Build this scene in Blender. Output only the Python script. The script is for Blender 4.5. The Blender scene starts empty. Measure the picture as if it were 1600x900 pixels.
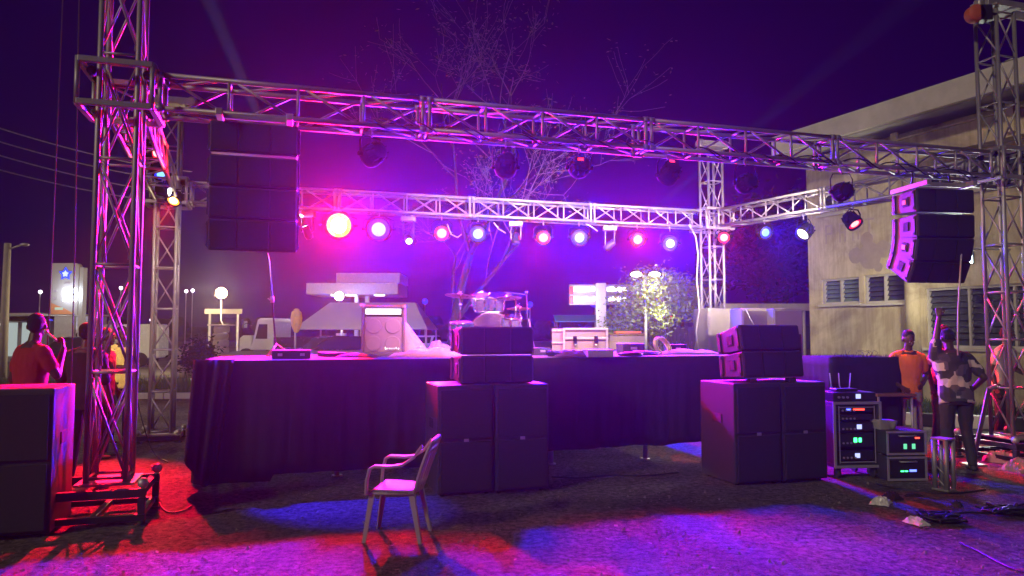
import bpy, bmesh, math, random
from mathutils import Vector, Matrix, noise
rad = math.radians
random.seed(11)
SC = bpy.context.scene
COL = bpy.data.collections.new('place')
SC.collection.children.link(COL)
V = Vector

# ---------------------------------------------------------------- camera, sky, unseen street light, exposure
CAMZ, FPX, PITCH = 1.6, 1155.0, 3.5
cam_data = bpy.data.cameras.new('camera')
cam_data.sensor_width = 36.0
cam_data.lens = FPX / 1600.0 * 36.0
cam_data.clip_start, cam_data.clip_end = 0.05, 2000.0
cam = bpy.data.objects.new('camera', cam_data)
COL.objects.link(cam)
cam.location = (0, 0, CAMZ)
cam.rotation_euler = (rad(90 + PITCH), 0, 0)
SC.camera = cam

world = bpy.data.worlds.new('World')
SC.world = world
world.use_nodes = True
bg = world.node_tree.nodes['Background']
bg.inputs[0].default_value = (0.20, 0.003, 1.0, 1)     # stage-lit night sky
bg.inputs[1].default_value = 0.028

sun_d = bpy.data.lights.new('unseen_street_light', 'SUN')  # warm sun lamp standing in for an unseen street light behind the camera
sun_d.energy = 1.05
sun_d.angle = rad(4)
sun_d.color = (1.0, 0.80, 0.55)
sun = bpy.data.objects.new('unseen_street_light', sun_d)
COL.objects.link(sun)
sun.location = (-8, -8, 9)
sun.rotation_euler = (V((0.62, 0.66, -0.42))).to_track_quat('-Z', 'Y').to_euler()

SC.view_settings.view_transform = 'Standard'
SC.view_settings.look = 'None'
SC.view_settings.exposure = 0.0
SC.view_settings.gamma = 1.0
SC.render.engine = 'CYCLES'
cy = SC.cycles
cy.max_bounces = 5
cy.diffuse_bounces = 2
cy.glossy_bounces = 3
cy.transmission_bounces = 3
cy.volume_bounces = 0
cy.transparent_max_bounces = 6
cy.sample_clamp_indirect = 4.0
cy.use_denoising = True
cy.caustics_reflective = False
cy.caustics_refractive = False

# ---------------------------------------------------------------- placing helpers
_c, _s = math.cos(rad(PITCH)), math.sin(rad(PITCH))

def at(u, v, Y):
    """world point at depth Y that the photograph (1600 x 900) shows at u, v"""
    a, b = (u - 800) / FPX, (450 - v) / FPX
    d = V((a, _c - b * _s, _s + b * _c))
    return V((0, 0, CAMZ)) + d * (Y / d.y)

def on_ground(u, v, z=0.0):
    a, b = (u - 800) / FPX, (450 - v) / FPX
    d = V((a, _c - b * _s, _s + b * _c))
    return V((0, 0, CAMZ)) + d * ((z - CAMZ) / d.z)

def on_line(p, q, u):
    """point of the plan line p-q that lies at picture column u"""
    k = (u - 800) / FPX
    t = (k * p[1] - p[0]) / ((q[0] - p[0]) - k * (q[1] - p[1]))
    return V((p[0] + (q[0] - p[0]) * t, p[1] + (q[1] - p[1]) * t, 0))

# ---------------------------------------------------------------- materials
MATS = {}

def pbr(name, col, rough=0.6, metal=0.0, var=0.25, scale=6.0, bump=0.0, bscale=None, spec=0.5, coords='Object'):
    if name in MATS:
        return MATS[name]
    m = bpy.data.materials.new(name)
    m.use_nodes = True
    nt = m.node_tree
    p = nt.nodes['Principled BSDF']
    p.inputs['Roughness'].default_value = rough
    p.inputs['Metallic'].default_value = metal
    p.inputs['Specular IOR Level'].default_value = spec
    tc = nt.nodes.new('ShaderNodeTexCoord')
    n = nt.nodes.new('ShaderNodeTexNoise')
    n.inputs['Scale'].default_value = scale
    n.inputs['Detail'].default_value = 5
    n.inputs['Roughness'].default_value = 0.65
    nt.links.new(tc.outputs[coords], n.inputs['Vector'])
    mix = nt.nodes.new('ShaderNodeMixRGB')
    lo = [max(0.0, c * (1 - var)) for c in col[:3]] + [1]
    hi = [min(1.0, c * (1 + var)) for c in col[:3]] + [1]
    mix.inputs[1].default_value, mix.inputs[2].default_value = lo, hi
    nt.links.new(n.outputs['Fac'], mix.inputs[0])
    nt.links.new(mix.outputs[0], p.inputs['Base Color'])
    mr = nt.nodes.new('ShaderNodeMapRange')
    mr.inputs['To Min'].default_value = max(0.05, rough - 0.12)
    mr.inputs['To Max'].default_value = min(1.0, rough + 0.12)
    nt.links.new(n.outputs['Fac'], mr.inputs['Value'])
    nt.links.new(mr.outputs[0], p.inputs['Roughness'])
    if bump:
        n2 = nt.nodes.new('ShaderNodeTexNoise')
        n2.inputs['Scale'].default_value = bscale or scale * 6
        n2.inputs['Detail'].default_value = 6
        nt.links.new(tc.outputs[coords], n2.inputs['Vector'])
        b = nt.nodes.new('ShaderNodeBump')
        b.inputs['Strength'].default_value = bump
        b.inputs['Distance'].default_value = 0.02
        nt.links.new(n2.outputs['Fac'], b.inputs['Height'])
        nt.links.new(b.outputs[0], p.inputs['Normal'])
    MATS[name] = m
    return m

def glow(name, col, strength):
    if name in MATS:
        return MATS[name]
    m = bpy.data.materials.new(name)
    m.use_nodes = True
    p = m.node_tree.nodes['Principled BSDF']
    p.inputs['Base Color'].default_value = (0.02, 0.02, 0.02, 1)
    p.inputs['Emission Color'].default_value = (*col, 1)
    p.inputs['Emission Strength'].default_value = strength
    m.cycles.emission_sampling = 'NONE'
    MATS[name] = m
    return m

ALU = pbr('aluminium', (0.33, 0.33, 0.33), 0.50, 0.6, 0.12, 9)
LAMPBLACK = pbr('matt_black_lamp_paint', (0.010, 0.010, 0.011), 0.85, 0.0, 0.2, 12, 0, None, 0.12)
BLACKMETAL = pbr('black_painted_steel', (0.018, 0.018, 0.02), 0.38, 0.0, 0.3, 12)
CABINET = pbr('black_textured_cabinet_paint', (0.022, 0.022, 0.024), 0.62, 0.0, 0.3, 20, 0.35, 260)
GRILLE = pbr('black_speaker_grille', (0.012, 0.012, 0.013), 0.7, 0.0, 0.3, 40, 0.5, 400)
CABSIDE = pbr('dark_grey_cabinet_side', (0.034, 0.034, 0.036), 0.55, 0.0, 0.25, 14, 0.25, 240)
DRAPE = pbr('black_drape', (0.02, 0.018, 0.022), 0.95, 0.0, 0.3, 5, 0.2, 300, 0.2)
CHROME = pbr('chrome', (0.8, 0.8, 0.8), 0.15, 1.0, 0.05, 5)
STEEL = pbr('galvanised_steel', (0.45, 0.45, 0.45), 0.45, 0.6, 0.25, 10)
WHITEPLASTIC = pbr('white_plastic', (0.72, 0.70, 0.68), 0.35, 0.0, 0.06, 5, 0.05, 90)
RUBBER = pbr('black_rubber', (0.02, 0.02, 0.02), 0.75, 0.0, 0.25, 14)
WOOD = pbr('weathered_timber', (0.16, 0.09, 0.05), 0.8, 0.0, 0.35, 8, 0.3)

# ---------------------------------------------------------------- mesh building helpers
class MB:
    def __init__(self):
        self.v, self.f, self.mi, self.sm = [], [], [], []
        self.cur = 0

    def add(self, vs, fs, smooth=False, M=None):
        o = len(self.v)
        for p in vs:
            p = V(p)
            self.v.append(M @ p if M is not None else p)
        for f in fs:
            self.f.append([i + o for i in f])
            self.mi.append(self.cur)
            self.sm.append(smooth)
        return self

    def box(self, c, s, M=None):
        x, y, z = s[0] / 2, s[1] / 2, s[2] / 2
        cx, cy_, cz = c
        vs = [(cx + a * x, cy_ + b * y, cz + d * z) for d in (-1, 1) for b in (-1, 1) for a in (-1, 1)]
        return self.add(vs, [(0, 2, 3, 1), (4, 5, 7, 6), (0, 1, 5, 4), (2, 6, 7, 3), (0, 4, 6, 2), (1, 3, 7, 5)], False, M)

    def tube(self, p, q, r, n=8, r2=None, cap=True, M=None):
        p, q = V(p), V(q)
        r2 = r if r2 is None else r2
        d = q - p
        if d.length < 1e-6:
            return self
        d.normalize()
        a = d.orthogonal().normalized()
        b = d.cross(a)
        vs = []
        for c, rr in ((p, r), (q, r2)):
            for i in range(n):
                t = 2 * math.pi * i / n
                vs.append(c + a * (math.cos(t) * rr) + b * (math.sin(t) * rr))
        fs = [(i, (i + 1) % n, n + (i + 1) % n, n + i) for i in range(n)]
        self.add(vs, fs, True, M)
        if cap:
            o = len(self.v) - 2 * n
            self.f += [[o + i for i in reversed(range(n))], [o + n + i for i in range(n)]]
            self.mi += [self.cur] * 2
            self.sm += [False] * 2
        return self

    def path(self, pts, r, n=6, M=None, radii=None, flat=1.0):
        pts = [V(p) for p in pts]
        up = None
        vs = []
        for i, p in enumerate(pts):
            d = (pts[min(i + 1, len(pts) - 1)] - pts[max(i - 1, 0)])
            d = d.normalized() if d.length > 1e-9 else V((0, 0, 1))
            a = d.orthogonal().normalized() if up is None else (up - d * up.dot(d))
            if a.length < 1e-6:
                a = d.orthogonal()
            a.normalize()
            up = a
            b = d.cross(a)
            rr = radii[i] if radii else r
            for k in range(n):
                t = 2 * math.pi * k / n
                vs.append(p + a * (math.cos(t) * rr) + b * (math.sin(t) * rr * flat))
        fs = []
        for i in range(len(pts) - 1):
            for k in range(n):
                fs.append((i * n + k, i * n + (k + 1) % n, (i + 1) * n + (k + 1) % n, (i + 1) * n + k))
        fs.append(tuple(reversed(range(n))))
        fs.append(tuple((len(pts) - 1) * n + k for k in range(n)))
        return self.add(vs, fs, True, M)

    def loft(self, rings, M=None, smooth=True, cap=True):
        n = len(rings[0])
        vs = [p for r in rings for p in r]
        fs = []
        for i in range(len(rings) - 1):
            for k in range(n):
                fs.append((i * n + k, i * n + (k + 1) % n, (i + 1) * n + (k + 1) % n, (i + 1) * n + k))
        if cap:
            fs.append(tuple(reversed(range(n))))
            fs.append(tuple((len(rings) - 1) * n + k for k in range(n)))
        return self.add(vs, fs, smooth, M)

    def lathe(self, prof, n=20, M=None, smooth=True):
        rings = [[(r * math.cos(2 * math.pi * k / n), r * math.sin(2 * math.pi * k / n), z) for k in range(n)] for r, z in prof]
        return self.loft(rings, M, smooth)

    def ball(self, c, r, n=12, M=None):
        rx, ry, rz = (r, r, r) if isinstance(r, (int, float)) else r
        m = max(5, n // 2)
        rings = []
        for i in range(m + 1):
            t = math.pi * i / m
            s_ = max(0.03, math.sin(t))
            rings.append([(c[0] + rx * s_ * math.cos(2 * math.pi * k / n), c[1] + ry * s_ * math.sin(2 * math.pi * k / n), c[2] - rz * math.cos(t)) for k in range(n)])
        return self.loft(rings, M, True)

    def prism(self, poly, depth, M=None):
        """poly in the XZ plane, extruded along +Y"""
        n = len(poly)
        vs = [(x, 0, z) for x, z in poly] + [(x, depth, z) for x, z in poly]
        fs = [(i, n + i, n + (i + 1) % n, (i + 1) % n) for i in range(n)]
        fs += [tuple(range(n)), tuple(reversed(range(n, 2 * n)))]
        return self.add(vs, fs, False, M)

    def build(self, name, mat, parent=None, bevel=0.0, seg=2):
        me = bpy.data.meshes.new(name)
        me.from_pydata([tuple(p) for p in self.v], [], self.f)
        mats = mat if isinstance(mat, (list, tuple)) else [mat]
        for m in mats:
            me.materials.append(m)
        me.polygons.foreach_set('use_smooth', self.sm)
        me.polygons.foreach_set('material_index', self.mi)
        bm = bmesh.new()
        bm.from_mesh(me)
        bmesh.ops.recalc_face_normals(bm, faces=bm.faces)
        bm.to_mesh(me)
        bm.free()
        me.update()
        o = bpy.data.objects.new(name, me)
        COL.objects.link(o)
        if parent is not None:
            o.parent = parent
        if bevel:
            b = o.modifiers.new('edges', 'BEVEL')
            b.width = bevel
            b.segments = seg
            b.limit_method = 'ANGLE'
        return o

def tag(o, label=None, cat=None, group=None, kind=None):
    if label:
        o['label'] = label
    if cat:
        o['category'] = cat
    if group:
        o['group'] = group
    if kind:
        o['kind'] = kind
    return o

def thing(name, label, cat, loc=(0, 0, 0), rz=0.0, group=None):
    o = bpy.data.objects.new(name, None)
    COL.objects.link(o)
    o.empty_display_size = 0.1
    o.location = loc
    o.rotation_euler = (0, 0, rz)
    return tag(o, label, cat, group)

def clone(o, parent=None):
    c = o.copy()
    COL.objects.link(c)
    if parent is not None:
        c.parent = parent
    for ch in list(o.children):
        clone(ch, c)
    return c

def lamp(parent, kind, loc, power, col, direction=None, cone=70, blend=0.6, size=0.05):
    d = bpy.data.lights.new('lamp_light', kind)
    d.energy = power
    d.color = col
    d.shadow_soft_size = size
    if kind == 'SPOT':
        d.spot_size = rad(cone)
        d.spot_blend = blend
    o = bpy.data.objects.new('lamp_light', d)
    COL.objects.link(o)
    o.parent = parent
    o.location = loc
    if direction is not None:
        o.rotation_euler = V(direction).to_track_quat('-Z', 'Y').to_euler()
    return o

# ---------------------------------------------------------------- setting: ground, road, kerb, grass
def ground_material():
    m = bpy.data.materials.new('packed_earth')
    m.use_nodes = True
    nt = m.node_tree
    p = nt.nodes['Principled BSDF']
    p.inputs['Roughness'].default_value = 0.92
    p.inputs['Specular IOR Level'].default_value = 0.25
    tc = nt.nodes.new('ShaderNodeTexCoord')
    def nz(scale, detail=6, rough=0.6):
        n = nt.nodes.new('ShaderNodeTexNoise')
        n.inputs['Scale'].default_value = scale
        n.inputs['Detail'].default_value = detail
        n.inputs['Roughness'].default_value = rough
        nt.links.new(tc.outputs['Object'], n.inputs['Vector'])
        return n
    a, b, c = nz(0.55, 5), nz(16.0, 8, 0.8), nz(38, 5, 0.75)
    r1 = nt.nodes.new('ShaderNodeValToRGB')
    r1.color_ramp.elements[0].position, r1.color_ramp.elements[0].color = 0.36, (0.15, 0.125, 0.10, 1)
    r1.color_ramp.elements[1].position, r1.color_ramp.elements[1].color = 0.66, (0.36, 0.31, 0.25, 1)
    nt.links.new(a.outputs['Fac'], r1.inputs[0])
    r2 = nt.nodes.new('ShaderNodeValToRGB')
    r2.color_ramp.elements[0].position, r2.color_ramp.elements[0].color = 0.40, (0.22, 0.22, 0.22, 1)
    r2.color_ramp.elements[1].position, r2.color_ramp.elements[1].color = 0.68, (1.25, 1.25, 1.25, 1)
    nt.links.new(b.outputs['Fac'], r2.inputs[0])
    mx = nt.nodes.new('ShaderNodeMixRGB')
    mx.blend_type = 'MULTIPLY'
    mx.inputs[0].default_value = 1
    nt.links.new(r1.outputs[0], mx.inputs[1])
    nt.links.new(r2.outputs[0], mx.inputs[2])
    nt.links.new(mx.outputs[0], p.inputs['Base Color'])
    add = nt.nodes.new('ShaderNodeMath')
    add.operation = 'ADD'
    nt.links.new(b.outputs['Fac'], add.inputs[0])
    nt.links.new(c.outputs['Fac'], add.inputs[1])
    bp = nt.nodes.new('ShaderNodeBump')
    bp.inputs['Strength'].default_value = 1.0
    bp.inputs['Distance'].default_value = 0.045
    nt.links.new(add.outputs[0], bp.inputs['Height'])
    nt.links.new(bp.outputs[0], p.inputs['Normal'])
    return m

def ground_sheet():
    mb = MB()
    xs = [-180, -60, -25] + [-14 + i * 0.25 for i in range(113)] + [25, 60, 180]
    ys = [-20, -6] + [-2 + i * 0.25 for i in range(73)] + [20, 28, 45, 80, 140, 220]
    nx = len(xs)
    vs = []
    for y in ys:
        for x in xs:
            near = 1.0 if (-14 <= x <= 14 and -2 <= y <= 16) else 0.0
            z = near * 0.018 * noise.noise(V((x * 1.1, y * 1.1, 0))) + near * 0.010 * noise.noise(V((x * 3.7, y * 3.7, 4)))
            vs.append((x, y, z))
    fs = [(j * nx + i, j * nx + i + 1, (j + 1) * nx + i + 1, (j + 1) * nx + i) for j in range(len(ys) - 1) for i in range(nx - 1)]
    mb.add(vs, fs, True)
    tag(mb.build('ground', ground_material()), kind='structure')
ground_sheet()

ASPHALT = pbr('worn_asphalt', (0.07, 0.066, 0.062), 0.85, 0, 0.3, 3, 0.4, 60)
CONCRETE = pbr('pale_concrete', (0.36, 0.34, 0.31), 0.85, 0, 0.25, 4, 0.25, 50)
mb = MB()
mb.add([(-60, 15.0, .034), (-3, 18.5, .034), (60, 31, .034), (60, 42, .034), (-60, 27, .034)], [(0, 1, 2, 3, 4)])
tag(mb.build('road', ASPHALT), kind='structure')
mb = MB()
a, b = V((-40, 15.6, 0)), V((0.5, 19.0, 0))
d = (b - a).normalized()
ang = math.atan2(d.y, d.x)
Mk = Matrix.Translation(a) @ Matrix.Rotation(ang, 4, 'Z')
for i in range(40):
    mb.box((i * 1.02 + 0.5, 0, 0.07), (1.0, 0.22, 0.14), Mk)
tag(mb.build('kerb', CONCRETE, bevel=0.01), kind='structure')

# black-and-white painted kerb before the hall
def stripe_mat():
    m = bpy.data.materials.new('black_and_white_kerb_paint')
    m.use_nodes = True
    nt = m.node_tree
    p = nt.nodes['Principled BSDF']
    p.inputs['Roughness'].default_value = 0.8
    tc = nt.nodes.new('ShaderNodeTexCoord')
    sx = nt.nodes.new('ShaderNodeSeparateXYZ')
    nt.links.new(tc.outputs['Object'], sx.inputs[0])
    f = nt.nodes.new('ShaderNodeMath'); f.operation = 'MULTIPLY'; f.inputs[1].default_value = 1.0
    nt.links.new(sx.outputs[0], f.inputs[0])
    fr = nt.nodes.new('ShaderNodeMath'); fr.operation = 'FRACT'
    nt.links.new(f.outputs[0], fr.inputs[0])
    gt = nt.nodes.new('ShaderNodeMath'); gt.operation = 'GREATER_THAN'; gt.inputs[1].default_value = 0.5
    nt.links.new(fr.outputs[0], gt.inputs[0])
    mx = nt.nodes.new('ShaderNodeMixRGB')
    mx.inputs[1].default_value = (0.02, 0.02, 0.02, 1)
    mx.inputs[2].default_value = (0.7, 0.68, 0.62, 1)
    nt.links.new(gt.outputs[0], mx.inputs[0])
    nt.links.new(mx.outputs[0], p.inputs['Base Color'])
    return m
mb = MB()
mb.box((4, 0, 0.11), (9.0, 0.18, 0.22))
k = mb.build('painted_kerb', stripe_mat(), bevel=0.02)
k.location = (6.2, 13.4, 0)
k.rotation_euler = (0, 0, rad(-28))
tag(k, kind='structure')

# grass verge and tufts
GRASS = pbr('verge_grass', (0.07, 0.11, 0.03), 0.9, 0, 0.5, 3, 0)
def grass_patch(name, poly, count, h):
    mb = MB()
    xs = [p[0] for p in poly]; ys = [p[1] for p in poly]
    def inside(x, y):
        c = False
        j = len(poly) - 1
        for i in range(len(poly)):
            if (poly[i][1] > y) != (poly[j][1] > y) and x < (poly[j][0] - poly[i][0]) * (y - poly[i][1]) / (poly[j][1] - poly[i][1]) + poly[i][0]:
                c = not c
            j = i
        return c
    n = 0
    while n < count:
        x, y = random.uniform(min(xs), max(xs)), random.uniform(min(ys), max(ys))
        if not inside(x, y):
            continue
        n += 1
        hh = h * random.uniform(0.5, 1.3)
        t = random.uniform(0, 6.28)
        w = 0.012 + 0.012 * random.random()
        l = random.uniform(-.5, .5) * hh
        vs = [(x - w * math.cos(t), y - w * math.sin(t), -0.01), (x + w * math.cos(t), y + w * math.sin(t), -0.01),
              (x + l * math.sin(t), y + l * math.cos(t), hh)]
        mb.add(vs, [(0, 1, 2)])
    return tag(mb.build(name, GRASS), kind='stuff')
grass_patch('verge_grass', [(-22, 17.5), (-3.2, 19.0), (-3.2, 22.5), (-22, 20.5)], 9000, 0.42)
grass_patch('hall_grass', [(6.6, 13.6), (11, 11.2), (12.5, 14.0), (9.0, 17.5), (7.5, 17.5)], 4000, 0.16)

# gravel and grit on the yard
mb = MB()
for i in range(9000):
    y = 3.4 + 7.0 * random.random() ** 1.6
    x = random.uniform(-0.8, 0.8) * y
    r = random.uniform(0.003, 0.012) * (1.9 if random.random() < 0.05 else 1)
    q = [V((random.uniform(.6, 1) * r * math.cos(t), random.uniform(.6, 1) * r * math.sin(t), 0)) for t in (0, 1.25, 2.5, 3.8, 5)]
    base = V((x, y, 0.0))
    mb.add([base + p for p in q] + [base + V((0, 0, r * 1.1))], [(k, (k + 1) % 5, 5) for k in range(5)])
tag(mb.build('gravel', pbr('grit', (0.22, 0.19, 0.16), 0.9, 0, 0.5, 2)), kind='stuff')

# dry leaves, scraps and twigs trodden into the yard
mb = MB()
for i in range(700):
    y = 3.6 + 6.5 * random.random() ** 1.3
    x = random.uniform(-.85, .85) * y
    s = random.uniform(.008, .030)
    t_ = random.uniform(0, 6.28)
    u_, w_ = V((math.cos(t_), math.sin(t_), random.uniform(-.3, .3))) * s, V((-math.sin(t_), math.cos(t_), random.uniform(-.4, .4))) * s * random.uniform(.12, .6)
    b0 = V((x, y, .012))
    mb.add([b0 - u_, b0 + w_, b0 + u_, b0 - w_], [(0, 1, 2, 3)])
tag(mb.build('litter', pbr('dry_litter', (.30, .25, .18), .85, 0, .6, 1.5)), kind='stuff')
# ---------------------------------------------------------------- the rig: box truss, towers, sleeve blocks
LF, RF, BL, BR = V((-3.49, 6.5, 0)), V((6.35, 9.5, 0)), V((-5.26, 11.2, 0)), V((3.81, 14.0, 0))
TS = 0.35                      # truss section
ZT = 3.92                      # top chord height
ZC = ZT - TS / 2
DIRX = V((0.956, 0.292, 0))
RIGROT = math.atan2(0.292, 0.956)

def chords(mb, O, a, b, c, L, r=0.0245):
    h = TS / 2 - r
    for p in (-1, 1):
        for q in (-1, 1):
            mb.tube(O + b * p * h + c * q * h, O + b * p * h + c * q * h + a * L, r, 10)

def lattice(mb, O, a, b, c, L, n, flip, r=0.0135, xbrace=False):
    """one face: c is its outward normal, b runs across it"""
    h = TS / 2 - 0.0245
    base = O + c * h
    st = L / n
    for i in range(n + 1):
        x = min(max(i * st, 0.03), L - 0.03)
        mb.tube(base + a * x - b * h, base + a * x + b * h, r * 1.05, 8)
        if 0 < i < n:
            pass
    for i in range(n):
        s0, s1 = (1, -1) if flip else (-1, 1)
        mb.tube(base + a * (i * st + 0.045) + b * s0 * h, base + a * ((i + 1) * st - 0.045) + b * s1 * h, r, 8)
        if xbrace:
            mb.tube(base - c * 0.028 + a * (i * st + 0.045) + b * s1 * h, base - c * 0.028 + a * ((i + 1) * st - 0.045) + b * s0 * h, r * .8, 8)

def end_frames(mb, O, a, b, c, x):
    h = TS / 2
    for p in (-1, 1):
        mb.tube(O + a * x + b * p * (h - .0245) - c * h, O + a * x + b * p * (h - .0245) + c * h, 0.02, 8)
        for q in (-1, 1):
            mb.tube(O + a * (x - .03) + b * p * (h - .0245) + c * q * (h - .0245), O + a * (x + .03) + b * p * (h - .0245) + c * q * (h - .0245), 0.034, 10)

def truss_run(p, q, label, gap0=0.3, gap1=0.3, seg=2.4, per=4):
    d = (q - p)
    L = d.length
    ang = math.atan2(d.y, d.x)
    t = thing('truss_span', label, 'truss', (p.x, p.y, ZC), ang, 'spans of the lighting rig')
    X, Y, Z = V((1, 0, 0)), V((0, 1, 0)), V((0, 0, 1))
    x0, x1 = gap0, L - gap1
    n = max(1, round((x1 - x0) / seg))
    sl = (x1 - x0) / n
    for i in range(n):
        O = X * (x0 + i * sl)
        mb = MB(); chords(mb, O + X * .004, X, Y, Z, sl - .008)
        end_frames(mb, O, X, Y, Z, 0.034); end_frames(mb, O, X, Y, Z, sl - 0.034)
        s = mb.build('truss_section', ALU, t)
        for c, b, fl in ((-Y, Z, True), (Y, Z, False), (Z, Y, True), (-Z, Y, False)):
            mb = MB(); lattice(mb, O, X, b, c, sl, per, fl)
            mb.build('lattice', ALU, s)
    return t

truss_run(LF, RF, 'long front truss span carrying black lamps that face the stage', .3, .3, 2.3)
truss_run(BL, BR, 'rear truss span over the stage carrying a row of red and blue lamps', .3, .3, 2.35)
truss_run(LF, BL, 'short side truss span at the left, running back from the tower by the people', .3, .3, 2.2)
truss_run(BR, RF, 'side truss span at the right, running forward to the hanging speakers', .3, .3, 2.2)

def tower(p, H, z0, label, xb, rz=RIGROT, step=0.6):
    t = thing('truss_tower', label, 'truss tower', (p.x, p.y, 0), rz, 'towers of the lighting rig')
    X, Y, Z = V((1, 0, 0)), V((0, 1, 0)), V((0, 0, 1))
    h = TS / 2 - 0.0245
    for a in (-1, 1):
        for b in (-1, 1):
            MB().tube((a * h, b * h, z0), (a * h, b * h, H), 0.0245, 10).build('chord', ALU, t)
    n = round((H - z0) / step)
    for c, b, fl in ((-Y, X, True), (Y, X, False), (X, Y, True), (-X, Y, False)):
        mb = MB(); lattice(mb, Z * z0, Z, b, c, H - z0, n, fl, 0.012, xb)
        mb.build('lattice', ALU, t)
    mb = MB(); mb.box((0, 0, z0 - .012), (.46, .46, .02))
    mb.build('base_plate', STEEL, t, .004)
    return t

def head_block(t, H, beam):
    mb = MB()
    mb.box((0, 0, H + .045), (.44, .44, .03))
    for y in (-.11, .11):
        mb.box((beam / 2 - .1, y, H + .11), (beam + .3, .05, .10))
    mb.build('head_block', STEEL, t, .006)
    mb = MB()
    for x in (-.22, beam):
        M = Matrix.Translation((x, 0, H + .12)) @ Matrix.Rotation(rad(90), 4, 'X')
        mb.lathe([(.03, -.04), (.085, -.04), (.07, -.01), (.07, .01), (.085, .04), (.03, .04)], 18, M)
    mb.build('pulley', STEEL, t)

t1 = tower(LF, 5.9, .34, 'near left truss tower with diagonals, standing on a raised steel base', True, RIGROT, 1.0)
head_block(t1, 5.9, .55)
t2 = tower(RF, 5.78, .30, 'right truss tower by the hall with a red hoist at its top', False)
head_block(t2, 5.78, .75)
t3 = tower(BL, 5.05, .12, 'rear left pale truss tower behind the black draped stage', False)
head_block(t3, 5.05, .3)
t4 = tower(BR, 5.1, .12, 'rear right truss tower rising out of white sheeting behind the stage', False)
head_block(t4, 5.1, .3)

def sleeve(p, label, rz=RIGROT):
    t = thing('sleeve_block', label, 'truss corner', (p.x, p.y, ZC), rz, 'corner sleeves of the rig')
    w, h = .29, TS / 2 + .03
    for a in (-1, 1):
        for b in (-1, 1):
            MB().tube((a * w, b * w, -h), (a * w, b * w, h), .022, 8).build('sleeve_post', ALU, t)
    for z in (-h + .02, h - .02):
        mb = MB()
        for s_ in (-1, 1):
            mb.box((0, s_ * w, z), (2 * w, .05, .05))
            mb.box((s_ * w, 0, z), (.05, 2 * w - .052, .05))
        mb.build('sleeve_frame', ALU, t, .005)
    for a in (-1, 1):
        for b in (-1, 1):
            for z in (-h + .06, h - .06):
                mb = MB()
                M = Matrix.Translation((a * .222, b * .10, z)) @ Matrix.Rotation(rad(90), 4, 'X')
                mb.lathe([(.012, -.03), (.04, -.03), (.04, .03), (.012, .03)], 14, M)
                mb.build('roller', RUBBER, t)
sleeve(LF, 'corner sleeve around the near left tower')
sleeve(RF, 'corner sleeve around the right tower by the hanging speakers')
sleeve(BL, 'corner sleeve around the rear left tower')
sleeve(BR, 'corner sleeve around the rear right tower above white sheeting')

# raised steel base of the near left tower
def tower_base(p, w, d, z, label, rz):
    t = thing('tower_base', label, 'tower base', (p.x, p.y, 0), rz, 'steel bases under the towers')
    mb = MB()
    for y in (-d / 2, d / 2):
        mb.box((0, y, z - .045), (w, .06, .07)); mb.box((0, y, .075), (w, .06, .05))
    for x in (-w / 2 + .05, 0, w / 2 - .05):
        mb.box((x, 0, z - .05), (.06, d - .065, .055))
        mb.box((x, 0, .078), (.05, d - .065, .045))
    mb.build('base_frame', BLACKMETAL, t, .005)
    for x in (-w / 2 + .03, w / 2 - .03):
        for y in (-d / 2, d / 2):
            MB().box((x, y, (z - .08 + .1) / 2), (.055, .055, z - .185)).build('post', BLACKMETAL, t, .004)
            m2 = MB(); m2.tube((x, y, 0), (x, y, .05), .03, 12); m2.tube((x, y, 0), (x, y, .014), .06, 14)
            m2.build('foot', RUBBER, t)
            m3 = MB(); m3.ball((x * 1.02, y, z + .035), .045, 14)
            m3.build('jack_handle', STEEL, t)
    return t
tower_base(LF + V((-.05, -.02, 0)), .80, .70, .32, 'black raised steel base with round jack knobs under the near left tower', RIGROT)
tower_base(RF, .9, .8, .28, 'steel base under the right tower near the hall', RIGROT)
tower_base(BL, .6, .6, .115, 'low steel base under the rear left tower beside the stage', RIGROT)
tower_base(BR, .6, .6, .115, 'low steel base under the rear right tower inside white sheeting', RIGROT)

# sloping outrigger leg of the right tower, red-lit
q0, q1 = at(1545, 608, 9.35), on_ground(1520, 728)
t = thing('outrigger', 'sloping flat outrigger leg bracing the right tower, behind the man in the patterned shirt', 'outrigger', q1)
mb = MB(); dv = q0 - q1
mb.path([V((0, 0, .03)), dv], .055, 4, None, None, .5)
mb.build('leg', ALU, t, .006)
mb = MB(); mb.box((0, 0, .015), (.22, .2, .03)); mb.build('foot_plate', STEEL, t, .004)
mb = MB(); mb.tube(dv, V(dv) + V((.14, .08, .03)), .028, 10); mb.build('coupler', STEEL, t)

# orange-red chain hoist at the top of the right tower
hp = at(1523, 22, 9.3)
t = thing('chain_hoist', 'small orange hoist drum on the top corner of the right tower', 'hoist', hp)
mb = MB(); M = Matrix.Rotation(rad(90), 4, 'X')
mb.lathe([(.03, -.07), (.10, -.07), (.11, -.05), (.11, .05), (.10, .07), (.03, .07)], 20, M)
mb.build('drum', pbr('hoist_orange', (.42, .09, .03), .6), t)
mb = MB(); mb.box((.11, 0, .0), (.16, .14, .2)); mb.tube((0, 0, 0), (.28, .0, .0), .02, 8); mb.build('bracket', BLACKMETAL, t, .01)

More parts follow.
